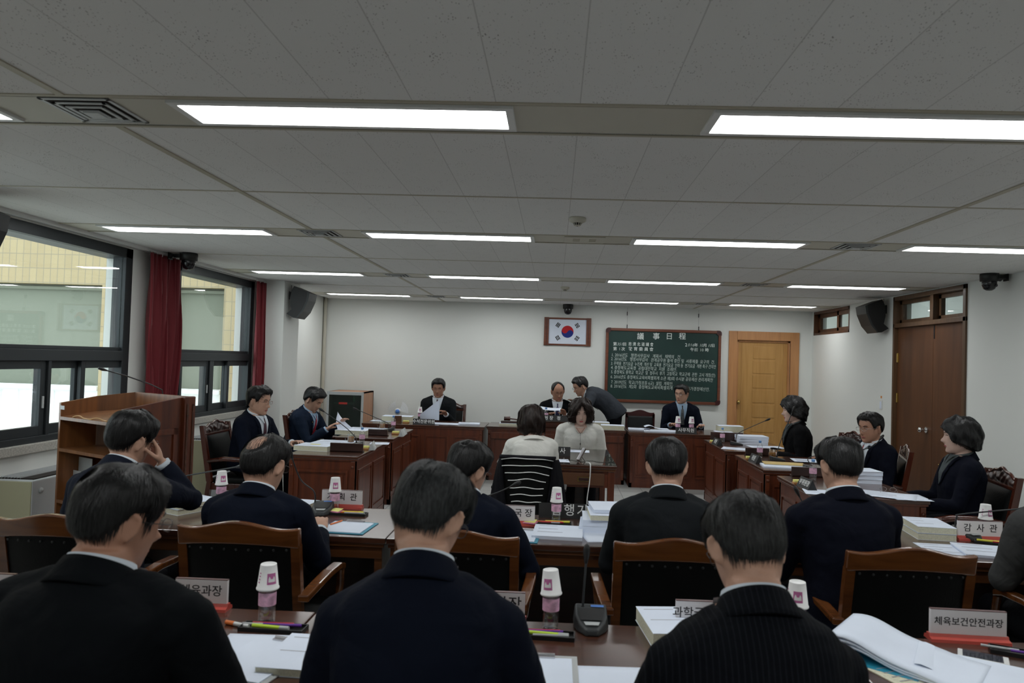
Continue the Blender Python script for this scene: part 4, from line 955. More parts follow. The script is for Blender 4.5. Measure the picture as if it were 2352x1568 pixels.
for k in range(3):
    a0 = k*2*math.pi/3+.5
    MB().grid(lambda u, v: ((.035+.125*v)*math.cos(a0+(u-.5)*(1.1+.3*v)), .0+.02*(u-.5), zc+(.035+.125*v)*math.sin(a0+(u-.5)*(1.1+.3*v))), 8, 6).obj('blade', fb, t)
MB().lathe([(0, -.004), (.048, 0), (.05, .01), (0, .012)], 24, M['white_metal'], mx=Matrix.Translation((0, -.05, zc)) @ Matrix.Rotation(R(90), 4, 'X')).lathe([(0, -.006), (.034, -.004), (.034, .0)], 24, M['blue_label'], mx=Matrix.Translation((0, -.062, zc)) @ Matrix.Rotation(R(-90), 4, 'X')).obj('hub_badge', M['white_metal'], t)
MB().cyl((0, .02, zc), (0, .11, zc), .045, .035, 20, M['white_metal']).cyl((0, .07, zc-.03), (0, .07, .03), .012, m=M['white_metal']).lathe([(0, .0), (.14, 0), (.13, .02), (.03, .035), (0, .04)], 28, M['white_metal'], (0, .07, 0)).obj('motor_and_stand', M['white_metal'], t)
# ------------------------------------------------------------------ people
M['skin'] = mat('skin', (.50, .295, .21), .55, var=.06, vscale=25, spec=.35)
M['skin_pale'] = mat('pale_skin', (.60, .41, .335), .5, var=.04, vscale=25, spec=.35)
M['skin_tan'] = mat('tanned_skin', (.40, .21, .14), .5, var=.06, vscale=25, spec=.35)
M['lips'] = mat('lips', (.36, .10, .09), .5)
M['lips_f'] = mat('painted_lips', (.42, .07, .08), .4)
M['eye_white'] = mat('eye_white', (.65, .62, .6), .3)
M['iris'] = mat('dark_iris', (.02, .012, .01), .2)
def hair_mat(name, c, c2=None, rough=.42):
    m, nt, p = nodes_of(name); L = nt.links.new
    tc = nt.nodes.new('ShaderNodeTexCoord'); mp = nt.nodes.new('ShaderNodeMapping'); mp.inputs['Scale'].default_value = (1, 1, .25)
    n = nt.nodes.new('ShaderNodeTexNoise'); n.inputs['Scale'].default_value = 160; n.inputs['Detail'].default_value = 3
    cr = nt.nodes.new('ShaderNodeValToRGB'); cr.color_ramp.elements[0].position = .4; cr.color_ramp.elements[0].color = (*c, 1); cr.color_ramp.elements[1].position = .68; cr.color_ramp.elements[1].color = (*(c2 or [x*1.8 for x in c]), 1)
    L(tc.outputs['Object'], mp.inputs[0]); L(mp.outputs[0], n.inputs['Vector']); L(n.outputs['Fac'], cr.inputs[0]); L(cr.outputs[0], p.inputs['Base Color'])
    b = nt.nodes.new('ShaderNodeBump'); b.inputs['Strength'].default_value = .6; b.inputs['Distance'].default_value = .003; L(n.outputs['Fac'], b.inputs['Height']); L(b.outputs[0], p.inputs['Normal'])
    p.inputs['Roughness'].default_value = rough; p.inputs['Specular IOR Level'].default_value = .4
    return m
M['hair'] = hair_mat('black_hair', (.0048, .0048, .0052)); M['hair_grey'] = hair_mat('greying_hair', (.011, .013, .0135), (.038, .042, .044), .5)
M['hair_salt'] = hair_mat('salt_and_pepper_hair', (.009, .0095, .0095), (.028, .030, .030), .5); M['hair_brown'] = hair_mat('dark_brown_hair', (.011, .006, .0045), (.028, .014, .010))

def sup(c, n): return np.sign(c)*np.abs(c)**(2/n)
HZ = np.array([-.117, -.112, -.10, -.08, -.05, -.02, .02, .06, .09, .108, .119, .1225, .1243, .125])
HW = np.array([.014, .030, .044, .058, .0685, .0745, .078, .0765, .067, .051, .0325, .022, .0112, 0])
HF = np.array([.062, .078, .088, .091, .092, .093, .096, .094, .080, .060, .038, .0255, .013, 0])
HB = np.array([.0, .006, .02, .045, .074, .092, .102, .098, .085, .066, .042, .028, .0142, 0])
def sm_interp(z, X, Y):
    z = np.asarray(z, float); d = np.gradient(Y, X); i = np.clip(np.searchsorted(X, z)-1, 0, len(X)-2)
    h = X[i+1]-X[i]; t = np.clip((z-X[i])/h, 0, 1); t2, t3 = t*t, t*t*t
    return (2*t3-3*t2+1)*Y[i]+(t3-2*t2+t)*h*d[i]+(-2*t3+3*t2)*Y[i+1]+(t3-t2)*h*d[i+1]
def head_surf(th, z, face=True):
    """th: azimuth, 0 = right (+x), pi/2 = front; returns points (N,3)"""
    W = np.maximum(sm_interp(z, HZ, HW), 0); F = np.maximum(sm_interp(z, HZ, HF), 0); B = np.maximum(sm_interp(z, HZ, HB), 0)
    low = z < -.117
    c, s = np.cos(th), np.sin(th); x = W*sup(c, 2.25); y = np.where(s > 0, F, B)*sup(s, 2.25)
    if face:
        f = np.clip(s, 0, 1)**.5; g = lambda x0, z0, sx, sz: np.exp(-((x-x0)/sx)**2-((z-z0)/sz)**2)
        y = y+f*(.026*g(0, -.028, .011, .016)+.014*g(0, -.008, .008, .022)+.005*g(0, -.03, .020, .010)+.005*g(0, .033, .045, .012)-.010*(g(.031, .014, .017, .012)+g(-.031, .014, .017, .012))
                 +.004*(g(.04, -.022, .02, .022)+g(-.04, -.022, .02, .022))+.007*g(0, -.060, .021, .008)-.004*g(0, -.064, .020, .0025)-.004*g(0, -.078, .02, .007)+.006*g(0, -.100, .018, .012))
    return np.stack([x, y, z+0*x], -1)
def hair_line(kind):
    if kind == 'bob': return [0, 14, 34, 48, 58, 80, 110, 180], [.098, .082, .040, -.01, -.085, -.105, -.12, -.125]
    if kind == 'puff': return [0, 30, 48, 62, 80, 100, 130, 180], [.050, .045, .02, -.03, -.055, -.07, -.085, -.09]
    if kind == 'bald': return [0, 50, 62, 75, 85, 100, 115, 135, 180], [.25, .10, .045, .01, .025, .012, -.03, -.055, -.062]
    return [0, 26, 42, 54, 66, 74, 83, 96, 112, 132, 180], [.076, .079, .074, .052, .010, -.006, .024, .014, -.022, -.052, -.064]
def hair_offset(th, z, kind, vol, bald, seed):
    """height of the hair above the scalp"""
    phi = np.degrees(np.abs(np.arctan2(np.cos(th), np.sin(th)))); a, b = hair_line(kind); zl = np.interp(phi, a, b)
    side = np.interp(z, [-.12, -.06, .0, .05, .08, .125], [.3, .4, .62, .9, 1.05, .95] if kind in ('short', 'bald') else [1.9, 1.7, 1.35, 1.05, .98, .92])
    t = vol*side
    if kind == 'short': t = t*(1+.5*np.clip(np.sin(th), 0, 1)*np.clip((z-.05)/.03, 0, 1)*(1-.35*np.cos(th)))
    PP = head_surf(np.ravel(th), np.clip(np.ravel(z), -.116, .1249), False)
    n = np.array([noise.noise(Vector((q[0]*30+seed, q[1]*30, q[2]*16))) for q in PP]).reshape(np.shape(th))
    n2 = np.array([noise.noise(Vector((q[0]*85+seed, q[1]*85, q[2]*20))) for q in PP]).reshape(np.shape(th))
    amp = .5 if kind in ('bob', 'puff') else .22
    t = t*(1+amp*n+.18*n2)
    k = np.clip((z-zl)/np.where(np.sin(th) > .35, .014, .034), 0, 1); k = k*k*(3-2*k)
    out = t*k-.004*(1-k)
    for (bx, by, bz, br, bs) in bald:
        P = head_surf(th, z, False); d = np.sqrt((P[..., 0]-bx)**2+(P[..., 1]-by)**2+(P[..., 2]-bz)**2); q = np.clip((d-br)/(br*.5), 0, 1); q = q*q*(3-2*q)
        out = out*q+(1-q)*(bs)
    return out
def head_normal(th, z):
    e = 1e-3; a = head_surf(th+e, z, False)-head_surf(th-e, z, False); b = head_surf(th, np.clip(z+e, -.116, .1245), False)-head_surf(th, np.clip(z-e, -.116, .1245), False)
    n = np.cross(a, b); l = np.linalg.norm(n, axis=-1, keepdims=True); n = np.where(l > 1e-9, n/np.maximum(l, 1e-9), np.array([0, 0, 1.0]))
    rad = np.stack([np.cos(th), np.sin(th), 0*z], -1); sgn = np.sign((n*(rad*.5+np.stack([0*z, 0*z, (z > .1)*1.0], -1))).sum(-1, keepdims=True)); sgn[sgn == 0] = 1
    return n*sgn
def hair_mesh(kind, vol, bald, seed, mx, strands=0, curl=0):
    nu, nv = 110, 66; zs = .1249-(.1249+(.117 if kind in ('bob', 'puff') else .10))*np.linspace(0, 1, nv)**1.35
    zs[0] = .1249
    TH, Z = np.meshgrid(np.linspace(0, 2*math.pi, nu, endpoint=False), zs)
    Zc = np.clip(Z, -.1165, .1249); P = head_surf(TH, Zc, False); N = head_normal(TH, Zc); O = hair_offset(TH, Z, kind, vol, bald, seed)
    if curl: O = np.where(O > 0, O*(1+curl*np.sin(TH*17+Z*60+2*np.sin(Z*90))*np.cos(Z*120+TH*5)), O)
    if kind in ('bob',):                       # hangs free: keep horizontal reach below the ears
        N = N.copy(); low = Z < -.02; N[..., 2] = np.where(low, N[..., 2]*.2, N[..., 2])
        phi = np.degrees(np.abs(np.arctan2(np.cos(TH), np.sin(TH))))
        tgt = .098; r = np.hypot(P[..., 0], P[..., 1]+.0); O = np.where(low & (O > 0), np.maximum(O, (tgt-r)*np.clip((-Z-.02)/.03, 0, 1)*np.clip((phi-45)/25, 0, 1)), O)
        O[-1] = -.004; O[-2] = np.minimum(O[-2], .025)
    V = P+N*O[..., None]; vs = V.reshape(-1, 3); ok = (O > -.0035).reshape(-1)
    fs = []
    for j in range(nv-1):
        for i in range(nu):
            q = (j*nu+i, j*nu+(i+1) % nu, (j+1)*nu+(i+1) % nu, (j+1)*nu+i)
            if ok[list(q)].any(): fs.append(q)
    mb = MB(); mb.add([mx @ Vector(v) for v in vs], fs, None, True)
    if strands:
        rg = np.random.RandomState(int(seed*10)+1); n = strands
        th = rg.rand(n)*2*math.pi; z = .1245-.19*rg.rand(n)**1.15; ho = hair_offset(th, z, kind, vol, bald, seed); ok = (ho > .003) | ((ho > -.0022) & (ho < .001) & (z > .02) & (rg.rand(n) < .30)); th, z = th[ok], z[ok]; n = len(th)
        K = 5; dz = (.006+.006*rg.rand(n))*(1.0 if kind != 'bob' else 1.6); fr_ = (np.sin(th) > .45) & (z < .105) & (kind != 'bob'); dz = np.where(fr_, dz*.3, np.where((z < -.02) & (kind != 'bob'), dz*.45, dz)); sw = np.where(fr_, .75, .10*np.clip(np.sin(th), -.2, 1))+rg.randn(n)*.05; lift = .0015+.005*rg.rand(n)**3
        pts = []; T_, Z_ = th.copy(), z.copy()
        for k in range(K):
            Zq = np.clip(Z_, -.116, .1245); p = head_surf(T_, Zq, False); nn = head_normal(T_, Zq); o = np.maximum(hair_offset(T_, Z_, kind, vol, bald, seed), -.001); pts.append(p+nn*(o+lift*(k/(K-1))+.0006)[:, None])
            r = np.maximum(np.hypot(p[:, 0], p[:, 1]), .012); Z_ = Z_-dz*np.clip(r/.085, .12, 1); T_ = T_+sw*.09/np.maximum(r, .02)*.12
        pts = np.stack(pts, 1); wv = np.cross(pts[:, 1]-pts[:, 0], head_normal(th, np.clip(z, -.116, .1245))); wv /= np.maximum(np.linalg.norm(wv, axis=1, keepdims=True), 1e-9)
        wd = np.array([.0006, .0007, .0006, .0004, .0001]); A = pts+wv[:, None]*wd[None, :, None]; Bq = pts-wv[:, None]*wd[None, :, None]
        VV = np.concatenate([A, Bq], 1).reshape(-1, 3); R3 = np.array(mx.to_3x3()); VV = VV@R3.T+np.array(mx.translation)
        b = np.arange(n)[:, None, None]*2*K; k = np.arange(K-1)[None, :, None]; F = np.concatenate([b+k, b+k+1, b+K+k+1, b+K+k], 2).reshape(-1, 4)
        o = len(mb.v); mb.v += [tuple(v) for v in VV]; mb.f += [tuple(q) for q in (F+o)]; mb.m += [0]*len(F); mb.smooth += [True]*len(F)
    return mb
def ik(a, b, l1, l2, pole):
    """elbow between shoulder a and wrist b"""
    a, b = Vector(a), Vector(b); d = b-a; L_ = min(d.length, (l1+l2)*.995); dn = d.normalized(); b = a+dn*L_
    x = (l1*l1-l2*l2+L_*L_)/(2*L_); h = math.sqrt(max(0, l1*l1-x*x)); p = Vector(pole); p = (p-dn*p.dot(dn)).normalized()
    return a+dn*x+p*h, b
def hand(mb, w, d, up, side, curl=.5, spread=.12, s=1):
    """palm, four jointed fingers and a thumb; d: finger direction, up: back of the hand"""
    d = Vector(d).normalized(); up = Vector(up); up = (up-d*up.dot(d)).normalized(); r = d.cross(up)*side   # r: towards the little finger
    def blk(c, hx, hy, hz):
        mx = Matrix((( *r, 0), (*d, 0), (*up, 0), (0, 0, 0, 1))).transposed(); mx.translation = c; mb.ell((0, 0, 0), (hx, hy, hz), None, 12, 8, mx)
    w = Vector(w); blk(w+d*.045*s, .042*s, .055*s, .017*s); blk(w+d*.065*s, .041*s, .034*s, .014*s)
    L_ = [.074, .084, .078, .060]
    for i in range(4):
        o = (i-1.5)*.0205*s; p = w+d*.086*s+r*o+up*.002; ang = curl*(1+.1*i); dd = (d+r*spread*(i-1.5)*.35).normalized(); pts = [p-d*.02*s, p]
        for k, f in enumerate((.45, .32, .23)):
            a = ang*(.5+.45*k); 
            dd = (dd*math.cos(a*.55)-up*math.sin(a*.55)).normalized(); p = p+dd*L_[i]*f*s; pts.append(p); 
        mb.tube(pts, [.0095*s, .0092*s, .0085*s, .0078*s, .0062*s], 9)
    p = w+d*.022*s-r*.030*s-up*.004; t1 = (d*.75-r*.62-up*(.15+.4*curl)).normalized(); t2 = (d*.92-r*.15-up*(.2+.4*curl)).normalized()
    mb.tube([p+r*.012*s, p+t1*.035*s, p+t1*.035*s+t2*.030*s, p+t1*.035*s+t2*.052*s], [.014*s, .0115*s, .0098*s, .0070*s], 9)
BODY_RINGS = [(-.16, .15, .12), (-.05, .172, .135), (.1, .172, .130), (.3, .155, .118), (.5, .163, .122), (.7, .178, .122), (.84, .182, .110), (.92, .150, .095), (.98, .095, .078), (1.03, .063, .064), (1.10, .056, .060)]
def person(label, H, face=0, head=(0, 0, 0), lean=12, s=1.0, arms=None, suit='suit_navy', shirt='shirt_white', tie=None, hair=('short', .014, [], 'hair'), strands=0, glasses=None,
           skin='skin', fem=False, stand=False, open_eyes=True, build=1.0, group=None, lap=True, hs=1.04, neckf=14, seat=.49, tuck=0, mouth=True, blouse=None, voxel=.0058, pin=False, shoulder=.17, curl=0, smile=False, twist=0, sdrop=None):
    if sdrop is None: sdrop = .0 if fem or stand else .028
    Hw = atY(*H)
    Lt = .52; P0z = (seat+.09) if not stand else .93
    for _ in range(8):
        def spine(t, Lt=Lt):
            n = 14; p = Vector((0, 0, P0z)); st = t*Lt/n; sg = 1
            for k in range(n):
                a = R(lean)*(.55+.75*((k+.5)/n)*abs(t)); p = p+Vector((0, math.sin(a), math.cos(a)))*st
            return p
        def frame(t):
            a = R(lean)*(.55+.75*max(0, t)); return Vector((0, math.sin(a), math.cos(a))), Vector((0, math.cos(a), -math.sin(a)))
        up, fw = frame(1.0); nb = spine(1.0); na = R(lean*.6+neckf)
        neck_dir = Vector((0, math.sin(na), math.cos(na))); hc = nb+neck_dir*(.124 if not fem else .136)*s
        err = Hw.z-hc.z
        if abs(err) < .001: break
        Lt += err/max(.35, math.cos(R(lean)))
    off = Matrix.Rotation(face, 3, 'Z') @ Vector((hc.x, hc.y, 0)); loc = Vector((Hw.x-off.x, Hw.y-off.y, 0))
    t = thing('person', label, 'person', loc, face, group=group)
    hr = Matrix.Rotation(R(head[0]), 4, 'Z') @ Matrix.Rotation(R(-head[1]), 4, 'X') @ Matrix.Rotation(R(head[2]), 4, 'Y')
    HM = Matrix.Translation(hc) @ hr @ Matrix.Scale(hs*s*(.96 if fem else 1), 4)
    bw = build*s*(.90 if fem else 1.0)
    def ring(tt, hw, hd, infl=0, n=28):
        p = spine(tt); u, f = frame(tt); k = []
        for i in range(n):
            a = 2*math.pi*i/n; k.append(p+Vector((1, 0, 0))*((hw*bw+infl)*float(sup(math.cos(a), 2.5)))+f*((hd*bw+infl)*float(sup(math.sin(a), 2.3))))
        return k
    def torso(mb, rings, infl=0):
        n = 28; vs = []; 
        for (tt, hw, hd) in rings: vs += ring(tt, hw, hd, infl, n)
        fs = [(j*n+i, j*n+(i+1) % n, (j+1)*n+(i+1) % n, (j+1)*n+i) for j in range(len(rings)-1) for i in range(n)]+[tuple(range(n))[::-1], tuple((len(rings)-1)*n+i for i in range(n))]
        mb.add(vs, fs)
    # joints
    shp = spine(.86); u86, f86 = frame(.86); sh = {}
    for sd in (-1, 1): sh[sd] = shp+Vector((sd*(shoulder+.012)*bw, 0, 0))+f86*(.01+tuck)+u86*(.004 if not fem else 0)-u86*sdrop
    l1, l2 = .285*s, .245*s
    if arms is None: arms = {1: ((.17, .40, T+.025), (.45, -.3, -1), .8), -1: ((-.17, .40, T+.025), (-.45, -.3, -1), .8)}
    el, wr = {}, {}
    for sd in (-1, 1):
        tg, pole, cu = arms[sd][:3]; el[sd], wr[sd] = ik(sh[sd], tg, l1, l2, pole)
    zp = spine(0).z; hipz = P0z-.05
    if stand: kn = {q: Vector((q*.10, .0, .50)) for q in (-1, 1)}; an = {q: Vector((q*.10, -.02, .09)) for q in (-1, 1)}
    else: kn = {q: Vector((q*.11, .41, hipz-.01)) for q in (-1, 1)}; an = {q: Vector((q*.11, .44, .09)) for q in (-1, 1)}
    # body: one continuous surface
    mb = MB(); torso(mb, BODY_RINGS)
    na_ = nb+neck_dir*.02; mb.tube([nb-neck_dir*.05, nb+neck_dir*.03*s, hc+HM.to_3x3() @ Vector((0, -.022, -.05))], [.064*bw, .057*bw, .052*bw], 20)
    if fem: pass
    zs = np.array([-.1169, -.114, -.108, -.10, -.09, -.08, -.072, -.066, -.062, -.056, -.048, -.04, -.034, -.028, -.022, -.014, -.006, .002, .01, .018, .026, .034, .044, .056, .07, .084, .097, .108, .116, .122, .1249])
    TH, Z = np.meshgrid(np.linspace(0, 2*math.pi, 64, endpoint=False), zs); V = head_surf(TH, Z).reshape(-1, 3); n = 64
    fs = [(j*n+i, j*n+(i+1) % n, (j+1)*n+(i+1) % n, (j+1)*n+i) for j in range(len(zs)-1) for i in range(n)]+[tuple(range(n))[::-1], tuple((len(zs)-1)*n+i for i in range(n))]
    mb.add([HM @ Vector(v) for v in V], fs)
    for sd in (-1, 1):        # ears
        em = HM @ Matrix.Translation((sd*.082, -.006, -.004)) @ Matrix.Rotation(R(-sd*32), 4, 'Z') @ Matrix.Rotation(R(-10), 4, 'X')
        rim = [em @ Vector((sd*(.004+.004*math.cos(a)), .015*math.sin(a)-.004, .029*math.cos(a)*(1 if math.cos(a) > 0 else .9)+.002)) for a in np.linspace(-.5, 2*math.pi-1.2, 18)]
        mb.tube(rim, [.0058*s]*18, 8); mb.ell((0, -.003, .001), (.0052, .013, .026), None, 12, 8, em); mb.ell((0, .0, -.024), (.0055, .009, .010), None, 10, 8, em)
        e, w_ = el[sd], wr[sd]; mb.tube([sh[sd], sh[sd].lerp(e, .5), e, e.lerp(w_, .35), w_], [.050*bw, .043*bw, .037*bw, .036*bw, .026*bw], 14); mb.ell(tuple(sh[sd]), (.052*bw, .052*bw, .052*bw))
        hd_ = arms[sd][3] if len(arms[sd]) > 3 else None
        d_ = Vector(hd_[0]) if hd_ else (w_-e).normalized(); up_ = Vector(hd_[1]) if hd_ else Vector((0, 0, 1))
        hand(mb, w_-d_*.01, d_, up_, sd, arms[sd][2], s=s*(.9 if fem else 1))
        mb.tube([(sd*.09, .0, hipz), tuple(kn[sd]), tuple(an[sd])], [.075, .052, .038], 14)
        mb.ell((an[sd].x, an[sd].y+.06, .045), (.04, .11, .035))
    o = mb.obj('body', M[skin], t)
    rm = o.modifiers.new('r', 'REMESH'); rm.mode = 'VOXEL'; rm.voxel_size = voxel; rm.use_smooth_shade = True
    sm = o.modifiers.new('s', 'SMOOTH'); sm.factor = .5; sm.iterations = 2
    # jacket
    J = M[suit]; mb = MB(); inf = .016
    jr = [(-.17, .178, .145), (-.05, .182, .145), (.1, .180, .135), (.3, .168, .128), (.5, .175, .132), (.7, .188, .130), (.84, .19, .117), (.915, .158, .098), (.965, .108, .082), (1.0, .078, .070)]
    if fem: jr = [(a, b*1.02, c*(1.10 if .4 < a < .8 else 1)) for a, b, c in jr]
    torso(mb, jr, inf*.7)
    for sd in (-1, 1):
        e, w_ = el[sd], wr[sd]; a = sh[sd]; mid = a.lerp(e, .5); f2 = e.lerp(w_, .5); we = e.lerp(w_, .90 if not blouse else .86)
        top = a+u86*.006; mb.ell(tuple(a+u86*.0), (.072*bw, .068*bw, .062*bw)); mb.tube([spine(.93)+Vector((sd*.07*bw, 0, 0)), a.lerp(spine(.93), .45)+u86*.020, top], [.056*bw, .056*bw, .058*bw], 14)
        mb.tube([a, mid, e, f2, we], [.074*bw, .066*bw, .058*bw, .052*bw, .044*bw], 18); mb.ell(tuple(e), (.058*bw, .058*bw, .058*bw))
        if blouse: mb.tube([a, mid, e, f2], [.070, .068, .066, .060], 16)
    o = mb.obj('jacket' if not blouse else 'blouse', J, t)
    rm = o.modifiers.new('r', 'REMESH'); rm.mode = 'VOXEL'; rm.voxel_size = .009; rm.use_smooth_shade = True
    sm = o.modifiers.new('s', 'SMOOTH'); sm.factor = .5; sm.iterations = 7
    tx = bpy.data.textures.get('cloth_folds') or bpy.data.textures.new('cloth_folds', 'CLOUDS'); tx.noise_scale = .11; tx.noise_depth = 2
    dm = o.modifiers.new('d', 'DISPLACE'); dm.texture = tx; dm.strength = .016; dm.mid_level = .5; dm.texture_coords = 'GLOBAL'
    # trousers and shoes
    mb = MB(); tr = M['trousers'] if not fem else M['trousers']
    torso(mb, [(-.2, .16, .13), (-.05, .178, .14), (.12, .172, .132)], .004)
    for q in (-1, 1): mb.tube([(q*.085, -.01, hipz), (q*.10, .2 if not stand else 0, hipz-.0 if not stand else .7), tuple(kn[q]), tuple(kn[q].lerp(an[q], .5)), tuple(an[q])], [.10, .092, .07, .062, .055], 16); mb.ell(tuple(kn[q]), (.07, .07, .07))
    o = mb.obj('trousers', tr, t); rm = o.modifiers.new('r', 'REMESH'); rm.mode = 'VOXEL'; rm.voxel_size = .012; rm.use_smooth_shade = True; sm = o.modifiers.new('s', 'SMOOTH'); sm.iterations = 4
    for q in (-1, 1):
        mb = MB(); mb.ell((an[q].x, an[q].y+.055, .05), (.05, .135, .05), None, 18, 10); mb.box(an[q].x-.045, an[q].x+.045, an[q].y-.07, an[q].y+.18, 0, .022, c=.012); mb.obj('shoe', M['black_gloss'], t)
    # collars and front of the clothes
    def fsurf(tt, x, off):
        T0 = [r_[0] for r_ in jr]; hw = np.interp(tt, T0, [r_[1] for r_ in jr])*bw+inf*.7; hd = np.interp(tt, T0, [r_[2] for r_ in jr])*bw+inf*.7
        u, f = frame(tt); k = max(0, 1-abs(x/hw)**2.4)**(1/2.4); return spine(tt)+Vector((x, 0, 0))+f*(hd*k+off)
    cn = spine(.985)
    def band(h0, h1, r0, r1, m, name, tilt=.36, gap=0, th=.004, fx=0):
        u = (frame(1.0)[0]+neck_dir).normalized(); fwd = Vector((0, u.z, -u.y))
        def fn(a_, v):
            a = math.pi*1.5+(a_*2-1)*(math.pi-gap); rr_ = r0+(r1-r0)*v; hh = h0+(h1-h0)*v-tilt*.07*(math.sin(a)+1)*.5-.006*math.cos(2*a)*0
            return tuple(cn+Vector((1, 0, 0))*rr_*1.06*bw*math.cos(a)+fwd*(rr_*1.04*bw*math.sin(a)+fx)+u*(hh))
        m2 = MB(); m2.grid(fn, 48, 6); q = m2.obj(name, m, t); sd_ = q.modifiers.new('t', 'SOLIDIFY'); sd_.thickness = th; sd_.offset = 0; return q
    if not blouse:
        if shirt: band(.0, .052, .080, .066, M[shirt], 'shirt_collar', .42)
        band(-.012, .046, .100, .073, J, 'jacket_collar', .75, gap=.75, th=.006)
        vt, vb = 1.012, .42 if not fem else .5
        wv = lambda v: (.074*max(0, 1-v)**.75+.003)*bw
        if shirt:
            MB().grid(lambda a_, v: tuple(fsurf(vt+(vb-vt)*v, (a_*2-1)*wv(v), .005+.004*(v < .1))), 13, 20).obj('shirt_front', M[shirt], t)
            for sd in (-1, 1): MB().grid(lambda a_, v, sd=sd: tuple(fsurf(1.0-.13*v, sd*(.010+.052*a_*(1-v*.8)), .017+.006*(1-v))), 6, 6).obj('collar_wing', M[shirt], t)
        if tie:
            m2 = MB().grid(lambda a_, v: tuple(fsurf(.965+(vb+.0-.965)*v, (a_*2-1)*(.014+.019*v), .011+.004*math.cos((a_*2-1)*1.4))), 7, 24); m2.obj('necktie', M[tie], t)
        if lap:
            for sd in (-1, 1):
                def lf(a_, v, sd=sd):
                    tt = .97+(vb-.97)*v; w2 = (.036*max(0, math.sin(math.pi*min(1, .18+.82*v)))**.7+.004)*bw; notch = -.010 if .30 < v < .36 and a_ > .5 else 0
                    return tuple(fsurf(tt, sd*(wv((1.012-tt)/(1.012-vb))+(w2+notch)*a_), .009+.004*math.sin(math.pi*a_)))
                m2 = MB(); m2.grid(lf, 7, 30); q = m2.obj('lapel', J, t); sd_ = q.modifiers.new('t', 'SOLIDIFY'); sd_.thickness = .003
        if pin: p = fsurf(.80, .085*bw, .014); MB().ell(tuple(p), (.007, .004, .007), M['brass'], 10, 6).obj('lapel_pin', M['brass'], t)
        if shirt and not fem:
            for sd in (-1, 1):
                e, w_ = el[sd], wr[sd]; m2 = MB().tube([e.lerp(w_, .86), e.lerp(w_, .97)], [.036*bw, .037*bw], 18); m2.obj('shirt_cuff', M[shirt], t)
    else:
        if face > 3:
            MB().grid(lambda a_, v: tuple(fsurf(1.0-.13*v, (a_*2-1)*.062*(1-v*.75)**.8, .012+.003*(1-v))), 11, 10).obj('neck_opening', M[skin], t)
            for sd in (-1, 1): MB().tube([tuple(fsurf(1.0-.13*v, sd*.064*(1-v*.75)**.8, .014)) for v in np.linspace(0, 1, 10)], .0035, 6).obj('neckline', J, t)
            MB().tube([tuple(fsurf(1.0-.14*v, -.045*(1-v), .019)) for v in np.linspace(0, 1, 8)]+[tuple(fsurf(.86-.5*v, .004*math.sin(v*9), .016)) for v in np.linspace(0, 1, 10)], .0014, 5).tube([tuple(fsurf(1.0-.14*v, .045*(1-v), .019)) for v in np.linspace(0, 1, 8)], .0014, 5).ell(tuple(fsurf(.58, 0, .018)), (.005, .004, .012)).obj('earphone_cord', M['gl_dark'], t)
        else: band(-.02, .012, .118, .098, J, 'neckline', .55, th=.005)
    # hair, face
    kind, vol, bald, hm = hair; seed = (H[0]*.013) % 7+1
    hair_mesh(kind, vol, bald, seed, HM, strands, curl).obj('hair', M[hm], t)
    def fp(x, z, off=0):
        W = float(sm_interp(z, HZ, HW)); c = np.clip(abs(x)/W, 0, 1)**(2.25/2)*np.sign(x); th = math.acos(c); p = head_surf(np.array([th]), np.array([z]))[0]; return HM @ Vector((x, p[1]+off, z))
    mb = MB()
    for sd in (-1, 1): mb.tube([fp(sd*x, z, .0015) for x, z in ((.016, .031), (.026, .036), (.038, .036), (.047, .030))], [.0022, .003, .0026, .0012], 6)
    mb.obj('eyebrows', M[hm], t)
    for sd in (-1, 1):
        if open_eyes:
            mb = MB(); c = fp(sd*.031, .012, -.004); R3 = HM.to_3x3(); mm = HM.copy(); mm.translation = c; mb.ell((0, 0, 0), (.0135, .006, .0055), M['eye_white'], 14, 8, mm); mb.ell((0, .0035, 0), (.0052, .0036, .0052), M['iris'], 12, 8, mm); mb.obj('eye', M['eye_white'], t)
        mb = MB(); mb.tube([fp(sd*x, z, .0012) for x, z in ((.017, .010), (.024, .0165 if open_eyes else .009), (.033, .0175 if open_eyes else .007), (.044, .011))], .0016, 6); mb.obj('eyelid', M['iris'] if not open_eyes else M[hm], t)
    if mouth:
        mb = MB(); k = .003 if smile else 0
        for z0 in (-.0605, -.0675): mb.tube([fp(x, z0+(k if abs(x) > .015 else 0), -.0005) for x in (-.022, -.012, 0, .012, .022)], [.001, .0034, .0036, .0034, .001], 8)
        mb.obj('lips', M['lips_f' if fem else 'lips'], t)
    if glasses:
        gm = M[glasses]; gt = MB(); lens = []
        for sd in (-1, 1):
            c = Vector((sd*.033, float(.096+.016), .008)); loop = [HM @ (c+Vector((.024*float(sup(math.cos(a), 2.8)), -.006*abs(math.cos(a))*(1 if sd*math.cos(a) > 0 else 0), .015*float(sup(math.sin(a), 2.6))))) for a in np.linspace(0, 2*math.pi, 29)]
            gt.tube(loop, .0011, 6, gm, cap=False); gt.tube([HM @ (c+Vector((sd*.024, -.004, .006))), HM @ Vector((sd*.076, .07, .014)), HM @ Vector((sd*.082, .0, .014)), HM @ Vector((sd*.080, -.016, .0))], .0013, 6, gm); lens.append(loop[:-1])
        gt.tube([HM @ Vector((-.010, .112, .012)), HM @ Vector((0, .116, .014)), HM @ Vector((.010, .112, .012))], .0012, 6, gm)
        g_ = gt.obj('spectacles', gm, t)
        for lp in lens: MB().add(lp, [tuple(range(len(lp)))]).obj('lens', M['lens'], g_)
    return t
